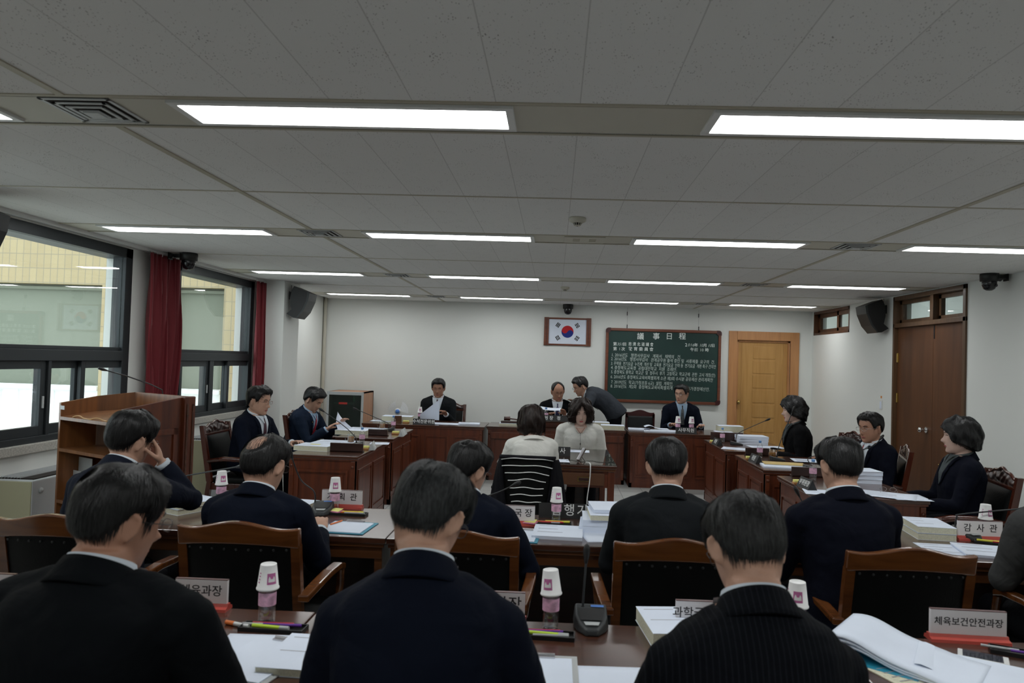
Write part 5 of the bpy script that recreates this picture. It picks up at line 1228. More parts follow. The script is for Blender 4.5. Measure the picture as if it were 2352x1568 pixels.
M['suit_navy'] = cloth('navy_wool', (.0036, .0058, .0135), fold=.35); M['suit_black'] = cloth('black_wool', (.0032, .0044, .0058), fold=.35); M['suit_char'] = cloth('charcoal_wool', (.0105, .0125, .0145), fold=.35)
M['suit_pin'] = cloth('pinstripe_wool', (.0028, .0036, .0055), fold=.3, stripe=True); M['suit_blue'] = cloth('bright_navy_wool', (.008, .0145, .030), fold=.4); M['suit_grey'] = cloth('grey_tweed', (.042, .048, .058), fold=.45)
M['suit_grey2'] = cloth('mid_grey_wool', (.055, .057, .057), fold=.5); M['suit_midnight'] = cloth('midnight_wool', (.0032, .0042, .0100), fold=.35); M['suit_slate'] = cloth('slate_blue_wool', (.008, .0105, .020), fold=.35)
M['black_jersey'] = cloth('black_jersey', (.004, .0042, .005), fold=.3); M['blouse_ivory'] = cloth('ivory_crepe', (.66, .66, .62), fold=.4); M['trousers'] = cloth('dark_trousers', (.005, .0055, .0075), fold=.3)
M['shirt_white'] = cloth('white_cotton', (.60, .66, .72), fold=.2); M['shirt_blue'] = cloth('pale_blue_cotton', (.30, .42, .56), fold=.2); M['top_grey'] = cloth('grey_knit', (.075, .088, .092), fold=.4)
M['tie_plum'] = mat('plum_silk', (.045, .008, .022), .45); M['tie_red'] = mat('crimson_silk', (.36, .025, .045), .45); M['tie_navy'] = mat('striped_navy_silk', (.03, .03, .10), .45, var=.5, vscale=70)
M['tie_stripe'] = mat('grey_striped_silk', (.06, .07, .075), .45, var=.6, vscale=60); M['tie_pink'] = mat('dusty_red_silk', (.28, .05, .06), .45)
M['gl_dark'] = mat('dark_spectacle_frame', (.02, .016, .014), .3); M['gl_brown'] = mat('brown_spectacle_frame', (.20, .06, .03), .3); M['gl_silver'] = mat('silver_spectacle_frame', (.5, .5, .5), .25, metal=.8)
P_, S_ = math.pi, 1
G1 = 'seated men of the nearest row'; G2 = 'seated men of the second row'; G3 = 'council members along the sides'; G4 = 'people at the head desks'; G5 = 'women at the stenographer table'
dk_ = T+.03
person('man with thinning crown in a dark suit, back turned, bottom left corner', (268, 1196, 1.78), R(-6), (-24, 16, 3), 8, 1.0,
       {1: ((.16, .34, dk_), (.9, -.35, -1), .5), -1: ((-.16, .36, dk_), (-.9, -.35, -1), .5)}, 'suit_black', hair=('short', .012, [(-.015, -.075, .080, .018, -.0008)], 'hair'), strands=9000, glasses='gl_dark', group=G1, skin='skin_tan', shoulder=.188, build=1.08, neckf=20, sdrop=.014)
person('grey-haired man in a navy suit, back turned, in the middle of the nearest row', (985, 1190, 1.79), R(0), (-22, 30, 4), 9, 1.0,
       {1: ((.15, .36, dk_), (.8, -.35, -1), .5), -1: ((-.15, .38, dk_), (-.8, -.35, -1), .5)}, 'suit_navy', hair=('short', .017, [], 'hair_grey'), strands=11000, glasses='gl_dark', group=G1, skin='skin', shoulder=.162, hs=.98, neckf=24, sdrop=.036)
person('man with salt and pepper hair in a pinstripe suit, back turned, nearest row', (1716, 1262, 1.74), R(3), (4, 32, -2), 9, 1.0,
       {1: ((.15, .36, dk_), (.8, -.35, -1), .5), -1: ((-.12, .38, dk_), (-.8, -.35, -1), .5)}, 'suit_pin', hair=('short', .014, [], 'hair_salt'), strands=11000, glasses='gl_dark', group=G1, skin='skin', shoulder=.158, hs=.98, neckf=24, sdrop=.055)
person('man in slate blue suit leaning his cheek on his right hand beside the lectern', (298, 1012, 3.50), R(-10), (-12, 14, 6), 14, 1.02,
       {1: ((.100, .265, 1.11), (.5, .5, -1), .9, ((-.25, -.15, 1), (.7, .6, 0))), -1: ((-.22, .34, dk_), (-.30, -.35, -1), .5)}, 'suit_slate', hair=('short', .019, [], 'hair'), strands=5000, glasses='gl_dark', group=G2)
person('balding man in a dark navy suit, back turned, second row facing the lectern side desk', (606, 1070, 3.45), R(-4), (-8, 18, 0), 7, 1.04, None, 'suit_navy', hs=1.08, neckf=20, hair=('short', .014, [(-.012, -.064, .082, .044, -.0014)], 'hair'), strands=5000, glasses='gl_dark', group=G2)
person('man in a navy suit writing, his head turned right, behind the grey-haired man', (1074, 1080, 3.50), R(-8), (-26, 18, 4), 10, 1.0,
       {1: ((.22, .33, dk_), (.5, -.3, -.8), .8), -1: ((-.20, .36, dk_), (-.30, -.35, -1), .5)}, 'suit_navy', hair=('short', .015, [(.01, -.07, .10, .012, .003)], 'hair'), strands=5000, glasses='gl_dark', group=G2)
person('man with full black hair in a charcoal suit, back turned, second row', (1532, 1074, 3.46), R(-4), (0, 22, -3), 8, 1.02, None, 'suit_char', hs=1.0, hair=('short', .018, [], 'hair'), strands=6000, group=G2)
person('man with black hair and white collar in a midnight suit, second row, door side', (1930, 1074, 3.42), R(4), (6, 18, 3), 7, 1.04, None, 'suit_midnight', hs=.95, hair=('short', .019, [], 'hair'), strands=6000, group=G2)
person('man in a grey suit cut by the right picture edge', (2440, 1085, 3.42), R(2), (0, 10, 0), 8, 1.04, {1: ((.14, .36, dk_), (.8, -.3, -1), .6), -1: ((-.02, .30, dk_), (-1, -.3, -1), .6)}, 'suit_grey2', hair=('short', .016, [], 'hair'), strands=0, group=G2, voxel=.008)
person('man in glasses and plum tie at the window-side desk nearer the camera', (594, 922, 7.18), R(-104), (2, 8, 0), 8, 1.06, None, 'suit_navy', tie='tie_plum', hair=('short', .022, [], 'hair'), glasses='gl_brown', group=G3, strands=2500, skin='skin')
person('man in a blue suit and red tie reading papers at the window-side desk', (719, 919, 8.60), R(-98), (-4, 30, 0), 18, 1.06,
       {1: ((.14, .44, .80), (.30, -.35, -1), .7), -1: ((-.10, .48, .84), (-.30, -.35, -1), .7)}, 'suit_blue', tie='tie_red', shirt='shirt_blue', hair=('short', .024, [], 'hair'), open_eyes=False, group=G3, strands=2500, pin=True)
person('man in a dark suit reading a raised sheet at the left head desk', (1007, 892, 10.95), R(180), (2, 12, 0), 8, 1.06,
       {1: ((.16, .36, .79), (.30, -.35, -1), .9), -1: ((-.16, .36, .84), (-.30, -.35, -1), .9)}, 'suit_char', tie='tie_plum', hair=('short', .020, [], 'hair'), glasses='gl_brown', open_eyes=False, group=G4, strands=1500, skin='skin_tan')
person('balding chairman in glasses reading behind the middle desk', (1281, 900, 11.10), R(183), (10, 18, 4), 12, 1.08,
       {1: ((.14, .34, .84), (.30, -.35, -1), .9), -1: ((-.10, .34, .88), (-.30, -.35, -1), .9)}, 'suit_black', tie='tie_navy', hair=('bald', .012, [], 'hair'), glasses='gl_dark', open_eyes=False, group=G4, strands=0, skin='skin_tan', pin=True)
person('standing man in a grey jacket bending over beside the chairman', (1334, 888, 11.15), R(97), (12, 24, 0), 66, 1.06,
       {1: ((.16, .58, 1.02), (.35, -.3, -1), .7), -1: ((-.14, .62, .96), (-1, .2, -.8), .8)}, 'suit_grey', hair=('short', .022, [], 'hair'), glasses='gl_dark', open_eyes=False, group=G4, stand=True, neckf=-6)
person('man in navy suit and striped tie looking aside below the chalkboard', (1566, 906, 11.0), R(180), (-36, 4, 0), 6, 1.08,
       {1: ((.20, .36, .79), (.30, -.35, -1), .7), -1: ((-.24, .38, .79), (-.30, -.35, -1), .8)}, 'suit_navy', tie='tie_stripe', shirt='shirt_blue', hair=('short', .018, [], 'hair'), glasses='gl_dark', group=G4, strands=1500)
person('woman with a dark bob in an ivory blouse seen from behind at the table', (1221, 968, 6.22), R(12), (14, 10, 0), 8, 1.0,
       {1: ((.15, .40, .77), (.30, -.35, -1), .5), -1: ((-.15, .40, .77), (-.30, -.35, -1), .5)}, 'blouse_ivory', shirt=None, hair=('bob', .026, [], 'hair_brown'), fem=True, blouse=True, group=G5, strands=5000, skin='skin_pale', build=.98)
person('woman with wavy dark brown hair in an ivory blouse facing the camera', (1334, 948, 8.02), R(180), (4, 14, 0), 10, 1.04,
       {1: ((.13, .24, .66), (.25, -.2, -1), .5), -1: ((-.13, .24, .66), (-.25, -.2, -1), .5)}, 'blouse_ivory', shirt=None, hair=('bob', .040, [], 'hair_brown'), fem=True, blouse=True, open_eyes=False, group=G5, strands=4000, skin='skin_pale', build=1.10, smile=True, curl=.12)
person('woman with pinned up curly black hair and black jacket, door side', (1822, 944, 8.28), R(86), (-2, 4, 0), 4, 1.06,
       {1: ((.16, .30, .72), (.30, -.35, -1), .5), -1: ((-.16, .30, .72), (-.30, -.35, -1), .5)}, 'black_jersey', shirt='top_grey', hair=('puff', .040, [], 'hair'), fem=True, group=G3, strands=3000, skin='skin_pale', pin=True, curl=.10, lap=True)
person('man in glasses and dusty red tie sitting in front of the double door', (2000, 984, 7.05), R(108), (6, 6, 0), 6, 1.06,
       {1: ((.22, .42, .78), (.30, -.35, -1), .7), -1: ((-.18, .34, .72), (-.30, -.35, -1), .5)}, 'suit_midnight', tie='tie_pink', hair=('short', .020, [], 'hair'), glasses='gl_silver', group=G3, strands=2500, skin='skin_tan', open_eyes=False, pin=True)
person('short-haired woman in a navy jacket and grey top at the near side desk', (2205, 1004, 5.62), R(84), (-14, 2, 0), -4, 1.06,
       {1: ((.16, .34, .70), (.30, -.35, -1), .5), -1: ((-.18, .36, .70), (-.30, -.35, -1), .5)}, 'suit_midnight', shirt='top_grey', hair=('puff', .032, [], 'hair'), fem=True, group=G3, strands=4000, skin='skin_pale', pin=True)
# ------------------------------------------------------------------ small things on the desks
def paper_stack(name, label, p, w_, d, h, rz=0, mats=('paper', 'paper'), group=None, cat='papers', text=None, cover=None, z=T, spine=None):
    """loose sheets or a bound book: slightly uneven edges; local x = width, y = depth"""
    t = thing(name, label, cat, (p[0], p[1], z), rz, group)
    rg = random.Random(int(abs(p[0]*997+p[1]*131))); n = max(1, int(h/.006)) if cover is None else 1
    mb = MB()
    for i in range(n):
        j = .003 if n > 1 else 0; dx, dy = rg.uniform(-j, j), rg.uniform(-j, j); mb.box(-w_/2+dx, w_/2+dx, -d/2+dy, d/2+dy, h*i/n, h*(i+1)/n-.0002, M[mats[1]])
    mb.obj('pages', M[mats[1]], t)
    if cover:
        mb = MB().box(-w_/2-.002, w_/2+.002, -d/2-.002, d/2+.002, h, h+.0012, M[cover]).box(-w_/2-.002, w_/2+.002, -d/2-.002, d/2+.002, -.0, .001, M[cover])
        if spine: mb.box(-w_/2-.003, w_/2+.003, -d/2-.003, -d/2-.0005, 0, h, M[cover])
        o = mb.obj('cover', M[cover], t)
    if text:
        mb = MB()
        for i in range(text):
            L_ = w_*rg.uniform(.35, .75); y = d/2-.03-i*(d-.05)/max(1, text); mb.box(-w_*.4, -w_*.4+L_, y-.0018, y+.0018, h+.0012, h+.0017)
        mb.obj('printed_lines', M['ink_grey'], t)
    return t
def sheet(label, p, w_, d, rz=0, group='loose sheets', curl=0, z=T+.0006, text=9, m='paper', tilt=0):
    t = thing('paper_sheet', label, 'paper', (p[0], p[1], z), rz, group)
    def fn(u, v): x, y = (u-.5)*w_, (v-.5)*d; return (x, y, curl*((u-.5)**2*4)*abs(curl and 1)+tilt*v)
    mb = MB(); mb.grid(fn, 10, 10); o = mb.obj('sheet', M[m], t); sd = o.modifiers.new('t', 'SOLIDIFY'); sd.thickness = .0012
    if text:
        rg = random.Random(int(p[0]*100)); mb = MB()
        for i in range(text): L_ = w_*rg.uniform(.3, .75); y = d*.38-i*d*.78/text; u = 0; zz = .0011+tilt*(y/d+.5); mb.box(-w_*.38, -w_*.38+L_, y-.0013, y+.0013, zz, zz+.0005)
        mb.obj('printed_lines', M['ink_grey'], t)
    return t
_bp = None
def bottle(p, label, cap=True, group='water bottles', s=1.0, z=T):
    """small clear water bottle with pink label"""
    global _bp
    t = thing('water_bottle', label, 'bottle', (p[0], p[1], z), random.random()*6, group); t.scale = (s, s, s)
    prof = [(0, .004), (.020, 0), (.027, .004), (.0285, .02), (.027, .026), (.0285, .032), (.027, .038), (.0285, .044), (.027, .050), (.0282, .058), (.0285, .10), (.028, .112), (.024, .130), (.016, .148), (.0115, .155), (.0115, .162)]
    MB().lathe(prof, 26).obj('bottle_body', M['clear'], t)
    MB().lathe([(0, .006), (.0255, .006), (.0262, .10), (0, .1)], 22).obj('water', M['water'], t)
    MB().lathe([(.0289, .060), (.0291, .064), (.0291, .098), (.0289, .103)], 26).obj('label', M['label_pink'], t)
    if cap: MB().lathe([(0, .176), (.0125, .176), (.0138, .173), (.0138, .156), (.012, .154)], 22).obj('cap', M['cap_blue'], t)
    return t
M['water'] = glass('water', (.97, .985, .99), 1.33, 3.0)
def cup_on_bottle(p, lb, lc, s=1.0, rz=0, z=T, tip=0):
    bottle(p, lb, cap=True, group='water bottles with cups over them', s=s, z=z)
    t = thing('paper_cup', lc, 'cup', (p[0], p[1], z+.112*s), rz, 'upturned paper cups'); t.scale = (s, s, s); t.rotation_euler = (0, R(tip), rz)
    MB().lathe([(.0355, 0), (.0375, .002), (.0375, .006), (.0355, .007), (.0265, .082), (.0258, .084), (.0245, .083), (.0245, .080), (0, .080), (0, .078), (.0255, .077), (.0345, .004), (.0350, .001)], 36).obj('cup_wall', M['cup'], t)
    def pr(u, v): a = (u-.5)*.95-math.pi/2+.25; z_ = .022+.036*v; r = .0355-(.009)*(z_-.007)/.075+.0006; return (r*math.cos(a), r*math.sin(a), z_)
    MB().grid(pr, 12, 6).obj('pink_print', M['cup_pink'], t)
    def pk(u, v): a = (u-.5)*.7-math.pi/2+.25; z_ = .030+.010*v+.008*max(0, math.sin(u*math.pi*3))*v; r = .0355-(.009)*(z_-.007)/.075+.0010; return (r*math.cos(a), r*math.sin(a), z_)
    MB().grid(pk, 24, 3).obj('white_emblem', M['cup'], t)
    mb = MB()
    for k in range(4):
        a0 = -math.pi/2-1.25; mb.grid(lambda u, v: ((lambda a, z_: ((.0361-.009*(z_-.007)/.075)*math.cos(a), (.0361-.009*(z_-.007)/.075)*math.sin(a), z_))(a0+.22*u+.02*k, .026+.010*k+.004*v)), 5, 2)
    mb.obj('purple_print', M['cup_pink'], t)
    return t
def mug(p, label, rz, s=1.0):
    t = thing('glass_mug', label, 'mug', (p[0], p[1], T), rz, 'glass tea mugs'); t.scale = (s, s, s)
    MB().lathe([(0, .002), (.034, 0), (.036, .004), (.037, .09), (.0385, .094), (.0355, .094), (.034, .012), (0, .010)], 28).obj('glass_wall', M['clear_glass'], t)
    MB().lathe([(0, .011), (.0335, .011), (.0342, .064), (0, .064)], 28).obj('tea', M['tea'], t)
    MB().tube([(.036, 0, .078), (.058, 0, .076), (.064, 0, .05), (.056, 0, .022), (.036, 0, .02)], .0055, 10).obj('handle', M['clear_glass'], t)
    return t
def note_box(p, label, rz=0):
    t = thing('note_box', label, 'note pad', (p[0], p[1], T), rz, 'yellow note blocks')
    MB().box(-.045, .045, -.028, .028, 0, .018, c=.004).obj('orange_tray', M['orange'] if False else M['door_frame'], t); MB().box(-.04, .04, -.024, .024, .018, .036, c=.002).obj('notes', M['note_yellow'], t)
def mic(base, rz, pts, label, s=1.0, style='far', z=T):
    """conference microphone: wedge base, gooseneck through world points pts"""
    t = thing('gooseneck_microphone', label, 'microphone', (base[0], base[1], z), rz, 'gooseneck microphones'); t.scale = (s,)*3
    if style == 'near':
        P = [(-.062, .065), (.062, .065), (.062, -.01), (.05, -.05), (.022, -.092), (-.022, -.092), (-.05, -.05), (-.062, -.01)]
        def zt(y): return .022+.042*(y+.092)/.157
        vs = [(x, y, 0) for x, y in P]+[(x*.9, y*.94, zt(y)) for x, y in P]; n = len(P)
        mb = MB(); mb.add(vs, [tuple(range(n))[::-1], tuple(range(n, 2*n))]+[(i, (i+1) % n, n+(i+1) % n, n+i) for i in range(n)]); o = mb.obj('base', M['grey_plastic'], t); b = o.modifiers.new('b', 'BEVEL'); b.width = .007; b.segments = 3
        MB().add([(x, y, zt(y)*1.0+.003) for x, y in ((-.0, .048), (.046, .048), (.046, .036), (.0, .036))], [(0, 1, 2, 3)]).obj('blue_sticker', M['blue_label'], t)
        MB().add([(x, y, zt(y)+.0045) for x, y in ((-.028, -.052), (.028, -.052), (.022, -.070), (-.022, -.070))], [(0, 1, 2, 3)]).obj('name_sticker', M['light_grey'], t)
        MB().add([(x, y, zt(y)+.003) for x, y in ((-.05, .028), (.05, .028), (.036, -.04), (-.036, -.04))], [(0, 1, 2, 3)]).obj('loudspeaker_grille', M['black'], t)
        z0 = .055
    else:
        mb = MB().prism([(-.075, 0), (.06, 0), (.06, .042), (-.075, .014)], -.05, .05, 'x'); o = mb.obj('base', M['grey_plastic'], t); b = o.modifiers.new('b', 'BEVEL'); b.width = .006; b.segments = 2; z0 = .035
    inv = (Matrix.Translation(t.location) @ Matrix.Rotation(rz, 4, 'Z') @ Matrix.Scale(s, 4)).inverted()
    L_ = [inv @ Vector(q) for q in pts]; sp = []
    for i in range(len(L_)-1):
        p0 = L_[max(0, i-1)]; p1 = L_[i]; p2 = L_[i+1]; p3 = L_[min(len(L_)-1, i+2)]
        for k in range(8): u = k/8; sp.append(.5*((2*p1)+(-p0+p2)*u+(2*p0-5*p1+4*p2-p3)*u*u+(-p0+3*p1-3*p2+p3)*u**3))
    sp.append(L_[-1]); MB().tube(sp, .0042, 8).obj('gooseneck', M['grey_plastic'], t)
    d = (sp[-1]-sp[-3]).normalized(); e = sp[-1]; R_ = .0125
    MB().tube([e-d*.045, e-d*.03, e-d*.012, e+d*.006, e+d*.020, e+d*.026], [.006, .0085, .012, R_, .009, .002], 14).obj('foam_head', M['black'], t)
    MB().cyl(tuple(L_[0]-Vector((0, 0, .012))), tuple(L_[0]+Vector((0, 0, .004))), .008, n=12).obj('socket', M['black'], t)
    return t
def prism_plate(p, label, text, w_, h, rz=0, z=T, size=None, space=1.0, m='black', depth=.07, group='black name plates'):
    """triangular desk plate, white lettering on the sloping face"""
    t = thing('name_plate', label, 'name plate', (p[0], p[1], z), rz, group)
    a = math.atan2(h, depth*.45); MB().prism([(-depth/2, 0), (depth/2, 0), (0.0, h)], -w_/2, w_/2, 'x').obj('plate', M[m], t)
    if text:
        vs, fs = text_mesh(text, size or h*.85, .0004, space=space, offset=.0006); sl = math.atan2(h, depth/2); mx = Matrix.Translation((0, -depth/4-.0008*math.sin(sl), h/2+.0008)) @ Matrix.Rotation(sl, 4, 'X')
        MB().add([mx @ v for v in vs], fs).obj('lettering', M['white_ink'], t)
    return t
def acrylic_plate(p, label, text, w_=.24, h=.10, rz=0, size=.045, space=1.0, base='plate_red'):
    t = thing('name_plate', label, 'name plate', (p[0], p[1], T), rz, 'white name plates on red bases')
    MB().prism([(-.030, 0), (.030, 0), (.026, .012), (.012, .016), (.010, .024), (-.008, .024), (-.012, .014), (-.028, .010)], -w_/2-.006, w_/2+.006, 'x').obj('base', M[base], t)
    MB().box(-w_/2, w_/2, -.006, .008, .018, h+.018, c=.0015).obj('plate', M['plate_white'], t)
    MB().box(-w_/2, w_/2, -.006, .008, h+.018, h+.0205).obj('top_edge', M['plate_edge'], t)
    vs, fs = text_mesh(text, size, .0003, space=space, offset=.0004); mx = Matrix.Translation((0, -.0066, .018+h*.54)) @ MX_FRONT
    MB().add([mx @ v for v in vs], fs).obj('lettering', M['ink'], t)
    return t
def pen_tray(p, rz, label, pens, w_=.22):
    t = thing('pen_tray', label, 'pen tray', (p[0], p[1], T), rz, 'black pen trays')
    MB().box(-w_/2, w_/2, -.032, .032, 0, .004).box(-w_/2, w_/2, -.032, -.028, .004, .014).box(-w_/2, w_/2, .028, .032, .004, .014).box(-w_/2, -w_/2+.004, -.028, .028, .004, .014).box(w_/2-.004, w_/2, -.028, .028, .004, .014).obj('tray', M['black'], t)
    for i, (m, x, y, L_, tip) in enumerate(pens):
        q = Matrix.Rotation(rz, 3, 'Z') @ Vector((x, y, 0))
        k = thing('pen', f"{label.split(' tray')[0]} {m}", 'pen', (p[0]+q.x, p[1]+q.y, T+.014), rz+tip*.06, 'pens in the trays')
        k['label'] = pen_label(m, label)
        r = .0062 if 'hi_' in m else .0042
        MB().cyl((-L_/2, 0, 0), (L_*.25, 0, 0), r, n=10).obj('barrel', M[m], k); MB().cyl((L_*.25, 0, 0), (L_/2, 0, 0), r*1.12, n=10).obj('cap', M['light_grey' if tip < 0 else m], k)
def pen_label(m, lab):
    nm = {'hi_green': 'green highlighter', 'hi_yellow': 'yellow highlighter', 'purple': 'purple pen', 'red_pen': 'dark red pen', 'orange': 'orange pencil', 'light_grey': 'white pen'}[m]
    return f'{nm} lying in the {lab}'
def clipboard(p, rz, label, w_=.235, d=.32, board='light_grey'):
    t = thing('clipboard', label, 'clipboard', (p[0], p[1], T), rz, 'clipboards with paper')
    MB().box(-w_/2, w_/2, -d/2, d/2, 0, .004, c=.002).obj('board', M[board], t); MB().box(-w_/2+.012, w_/2-.018, -d/2+.01, d/2-.03, .004, .008).obj('paper', M['paper'], t)
    MB().box(-.05, .05, d/2-.035, d/2-.008, .008, .012).cyl((-.05, d/2-.018, .013), (.05, d/2-.018, .013), .005, n=10).obj('clip', M['silver'], t)
# --- front (nearest) row
cup_on_bottle(atZ(612, 1428, T), 'water bottle under a paper cup, nearest row, left of the grey-haired man', 'upturned paper cup on the bottle left of the grey-haired man, nearest row', 1.02, .5)
cup_on_bottle(atZ(1264, 1440, T), 'water bottle under a tilted paper cup beside the upright microphone, nearest row', 'tilted paper cup on the bottle beside the upright microphone, nearest row', 1.02, -.6, tip=-4)
cup_on_bottle(atZ(1829, 1470, T), 'water bottle half hidden behind the pinstripe shoulder, nearest row', 'upturned paper cup behind the pinstripe shoulder, nearest row', 1.02, -.5)
acrylic_plate(atZ(462, 1398, T), 'white name plate on red base behind the thinning-haired man, partly hidden', '체육과장', .19, .088, 0, .042)
acrylic_plate(atZ(1133, 1428, T), 'white name plate on red base half behind the grey-haired man', '교육과장', .22, .088, 0, .054)
acrylic_plate(atZ(1640, 1452, T), 'wide white name plate behind the pinstripe shoulder, reading science international culture', '과학국제문화과장', .27, .088, 0, .040)
acrylic_plate(atZ(2222, 1472, T), 'fully readable white name plate on red base at the bottom right', '체육보건안전과장', .255, .088, R(-2), .0315)
acrylic_plate(atZ(-25, 1385, T), 'white name plate cut by the left picture edge', '과장', .19, .088, 0, .042)
q = atZ(1357, 1440, T)
mic(q, 0, [(q.x-.028, q.y+.045, T+.055), (q.x-.026, q.y+.046, T+.11), (q.x-.022, q.y+.044, T+.19), (q.x-.020, q.y+.042, T+.255)], 'grey table microphone standing upright between the front men, nearest row', 1.0, 'near')
pen_tray(atZ(628, 1446, T), R(-3), 'tray on the nearest row beside the left bottle', [('purple', .02, .012, .14, 1), ('red_pen', -.01, .020, .14, 1), ('hi_green', -.005, -.012, .13, -1), ('light_grey', -.075, .005, .07, 1)])
pen_tray(atZ(1245, 1462, T), R(-3), 'tray on the nearest row beside the tilted cup', [('purple', .0, .014, .14, 1), ('red_pen', -.01, .020, .14, 1), ('hi_green', .02, -.006, .14, -1), ('light_grey', .03, -.020, .12, 1)])
o = thing('highlighter', 'orange capped highlighter lying by the black pen tray, nearest row', 'pen', (*atZ(538, 1437, T).xy, T+.008), R(-18)); MB().cyl((-.035, 0, 0), (.0, 0, 0), .0075, n=12).obj('cap', M['orange'], o); MB().cyl((0, 0, 0), (.06, 0, 0), .0068, n=12).obj('barrel', M['white_metal'], o)
sheet('white sheet with bent corner beside the dark-suited man, nearest row', atZ(560, 1500, T), .20, .28, R(2), curl=0, text=0, z=T+.006)
clipboard(atZ(600, 1515, T), R(-14), 'clipboard with white paper at the bottom left desk')
clipboard(atZ(1235, 1560, T), R(0), 'clipboard with white paper beside the grey-haired man', .24, .34)
sheet('blank white sheet right of the clipboard, nearest row', atZ(1418, 1590, T), .235, .34, R(2), text=0, m='paper', z=T+.002)
paper_stack('book', 'thick white bound book left of the grey-haired man, nearest row', atZ(700, 1512, T), .19, .26, .022, R(-3), mats=('paper', 'paper_cream'), cover='paper', cat='book', text=2, group='bound books')
paper_stack('book', 'thick white book behind the pinstripe shoulder, nearest row', atZ(1545, 1455, T), .20, .26, .048, R(6), mats=('paper', 'paper_cream'), cover='paper', cat='book', text=2, group='bound books')
# open binder with thick wavy pages, bottom right
pb = atZ(2010, 1500, T); t = thing('open_binder', 'open blue ring binder with curling white pages at the bottom right', 'binder', (pb.x, pb.y, T), R(-38))
MB().box(-.12, .16, -.15, .15, 0, .004, c=.002).box(-.125, -.115, -.15, .15, 0, .05, c=.003).obj('binder_cover', M['teal'], t)
def pg(u, v, h, k): x = -.11+.42*u; return (x, -.14+.28*v+.02*math.sin(u*5), .012+h*math.exp(-((u-.12)/.26)**2)*(1-.0*v)+.010*k*(1-u)+.004*math.sin(u*9+k))
mb = MB()
for k, h in enumerate((.030, .036, .042)): mb.grid(lambda u, v, h=h, k=k: pg(u, v, h, k), 30, 8)
o = mb.obj('curled_pages', M['paper'], t); sd = o.modifiers.new('t', 'SOLIDIFY'); sd.thickness = .006
MB().tube([(-.06, -.12, .05+.012*math.sin(0)), (-.03, .0, .052), (-.06, .1, .055)], .0012, 5).obj('yellow_marking', M['note_yellow'], t)
t = paper_stack('open_report', 'open printed report with yellow highlights at the bottom right corner', atZ(2230, 1545, T), .30, .22, .010, R(-30), cat='papers', text=7)
mb = MB().grid(lambda u, v: (-.15+.30*u, -.11+.22*v, .012+.02*math.exp(-((u-.05)/.15)**2)), 16, 4); mb.obj('lifted_page', M['paper'], t)
paper_stack('newspaper_page', 'printed cream page lying at the bottom right edge', atZ(2110, 1552, T), .24, .20, .003, R(22), mats=('paper_cream', 'paper_cream'), cat='paper', text=5)
ph = atZ(2258, 1512, T); t = thing('smartphone', 'white edged smartphone lying below the readable name plate', 'phone', (ph.x, ph.y, T), R(62)); MB().box(-.036, .036, -.072, .072, 0, .008, c=.003).obj('body', M['white_metal'], t); MB().box(-.032, .032, -.056, .058, .0075, .0085).obj('screen', M['phone'], t)
pen_tray(atZ(2345, 1505, T), R(-24), 'black tray at the right edge', [('light_grey', -.06, .0, .11, 1), ('purple', .03, -.005, .12, 1)], .18)
# --- second row
cup_on_bottle(atZ(507, 1155, T), 'water bottle under a cup at the window end of the second row', 'upturned paper cup at the window end of the second row', 1.0, .5)
cup_on_bottle(atZ(768, 1172, T), 'water bottle under a cup in front of the three-syllable name plate, second row', 'upturned paper cup in front of the three-syllable name plate, second row', 1.0, .1)
cup_on_bottle(atZ(1277, 1197, T), 'water bottle under a cup in the middle of the second row', 'upturned paper cup in the middle of the second row', 1.0, .1)
cup_on_bottle(atZ(2263, 1238, T), 'water bottle under a cup near the right edge, second row', 'upturned paper cup near the right edge, second row', 1.0, .1)
acrylic_plate(atZ(785, 1166, T), 'white name plate with three wide spaced syllables, second row, left side', '기  획  관', .245, .088, R(0), .048)
acrylic_plate(atZ(1178, 1204, T), 'white name plate with two visible syllables beside the navy suit, second row', '교 육 국 장', .245, .088, R(0), .048)
acrylic_plate(atZ(1735, 1215, T), 'white name plate almost hidden between two dark suits, second row', '총 무 과 장 무', .26, .088, R(0), .044)
acrylic_plate(atZ(2250, 1240, T), 'white name plate near the right edge behind a water bottle, second row', '감  사  관', .245, .088, R(0), .048)
q = atZ(1300, 1197, T); prism_plate((atY(1322, 1190, q.y+.1).x, q.y+.10), 'black plate with large white lettering on the second row desk, middle', '집행기관', .44, .085, 0, size=.074, space=1.25, depth=.04)
q = atZ(740, 1178, T); h = atY(667, 1040, q.y-.10); m1 = atY(690, 1100, q.y-.0)
mic(q, R(8), [(q.x-.055, q.y+.03, T+.05), (q.x-.06, q.y+.02, T+.12), tuple(m1), tuple(h)], 'table microphone with a long neck bending left beside the balding man', 1.0, 'near')
q = atZ(425, 1152, T); h = atY(556, 1070, q.y-.25); mic(q, R(4), [(q.x-.05, q.y+.03, T+.05), (q.x-.045, q.y+.02, T+.13), tuple(atY(425, 1093, q.y-.08)), tuple(h)], 'table microphone with neck bent flat to the right, window end', 1.0, 'near')
q = atZ(1085, 1188, T); mic(q, R(4), [(q.x-.04, q.y+.03, T+.05), (q.x-.02, q.y+.02, T+.09), tuple(atY(1140, 1132, q.y-.06)), tuple(atY(1188, 1110, q.y-.10))], 'microphone head poking out beside the navy suited writer, second row', 1.0, 'near')
q = atZ(2222, 1235, T); mic(q, R(10), [(q.x-.055, q.y+.03, T+.05), (q.x-.05, q.y+.02, T+.11), tuple(atY(2212, 1180, q.y-.03)), tuple(atY(2360, 1167, q.y-.12))], 'table microphone with neck bent flat to the right picture edge', 1.0, 'near')
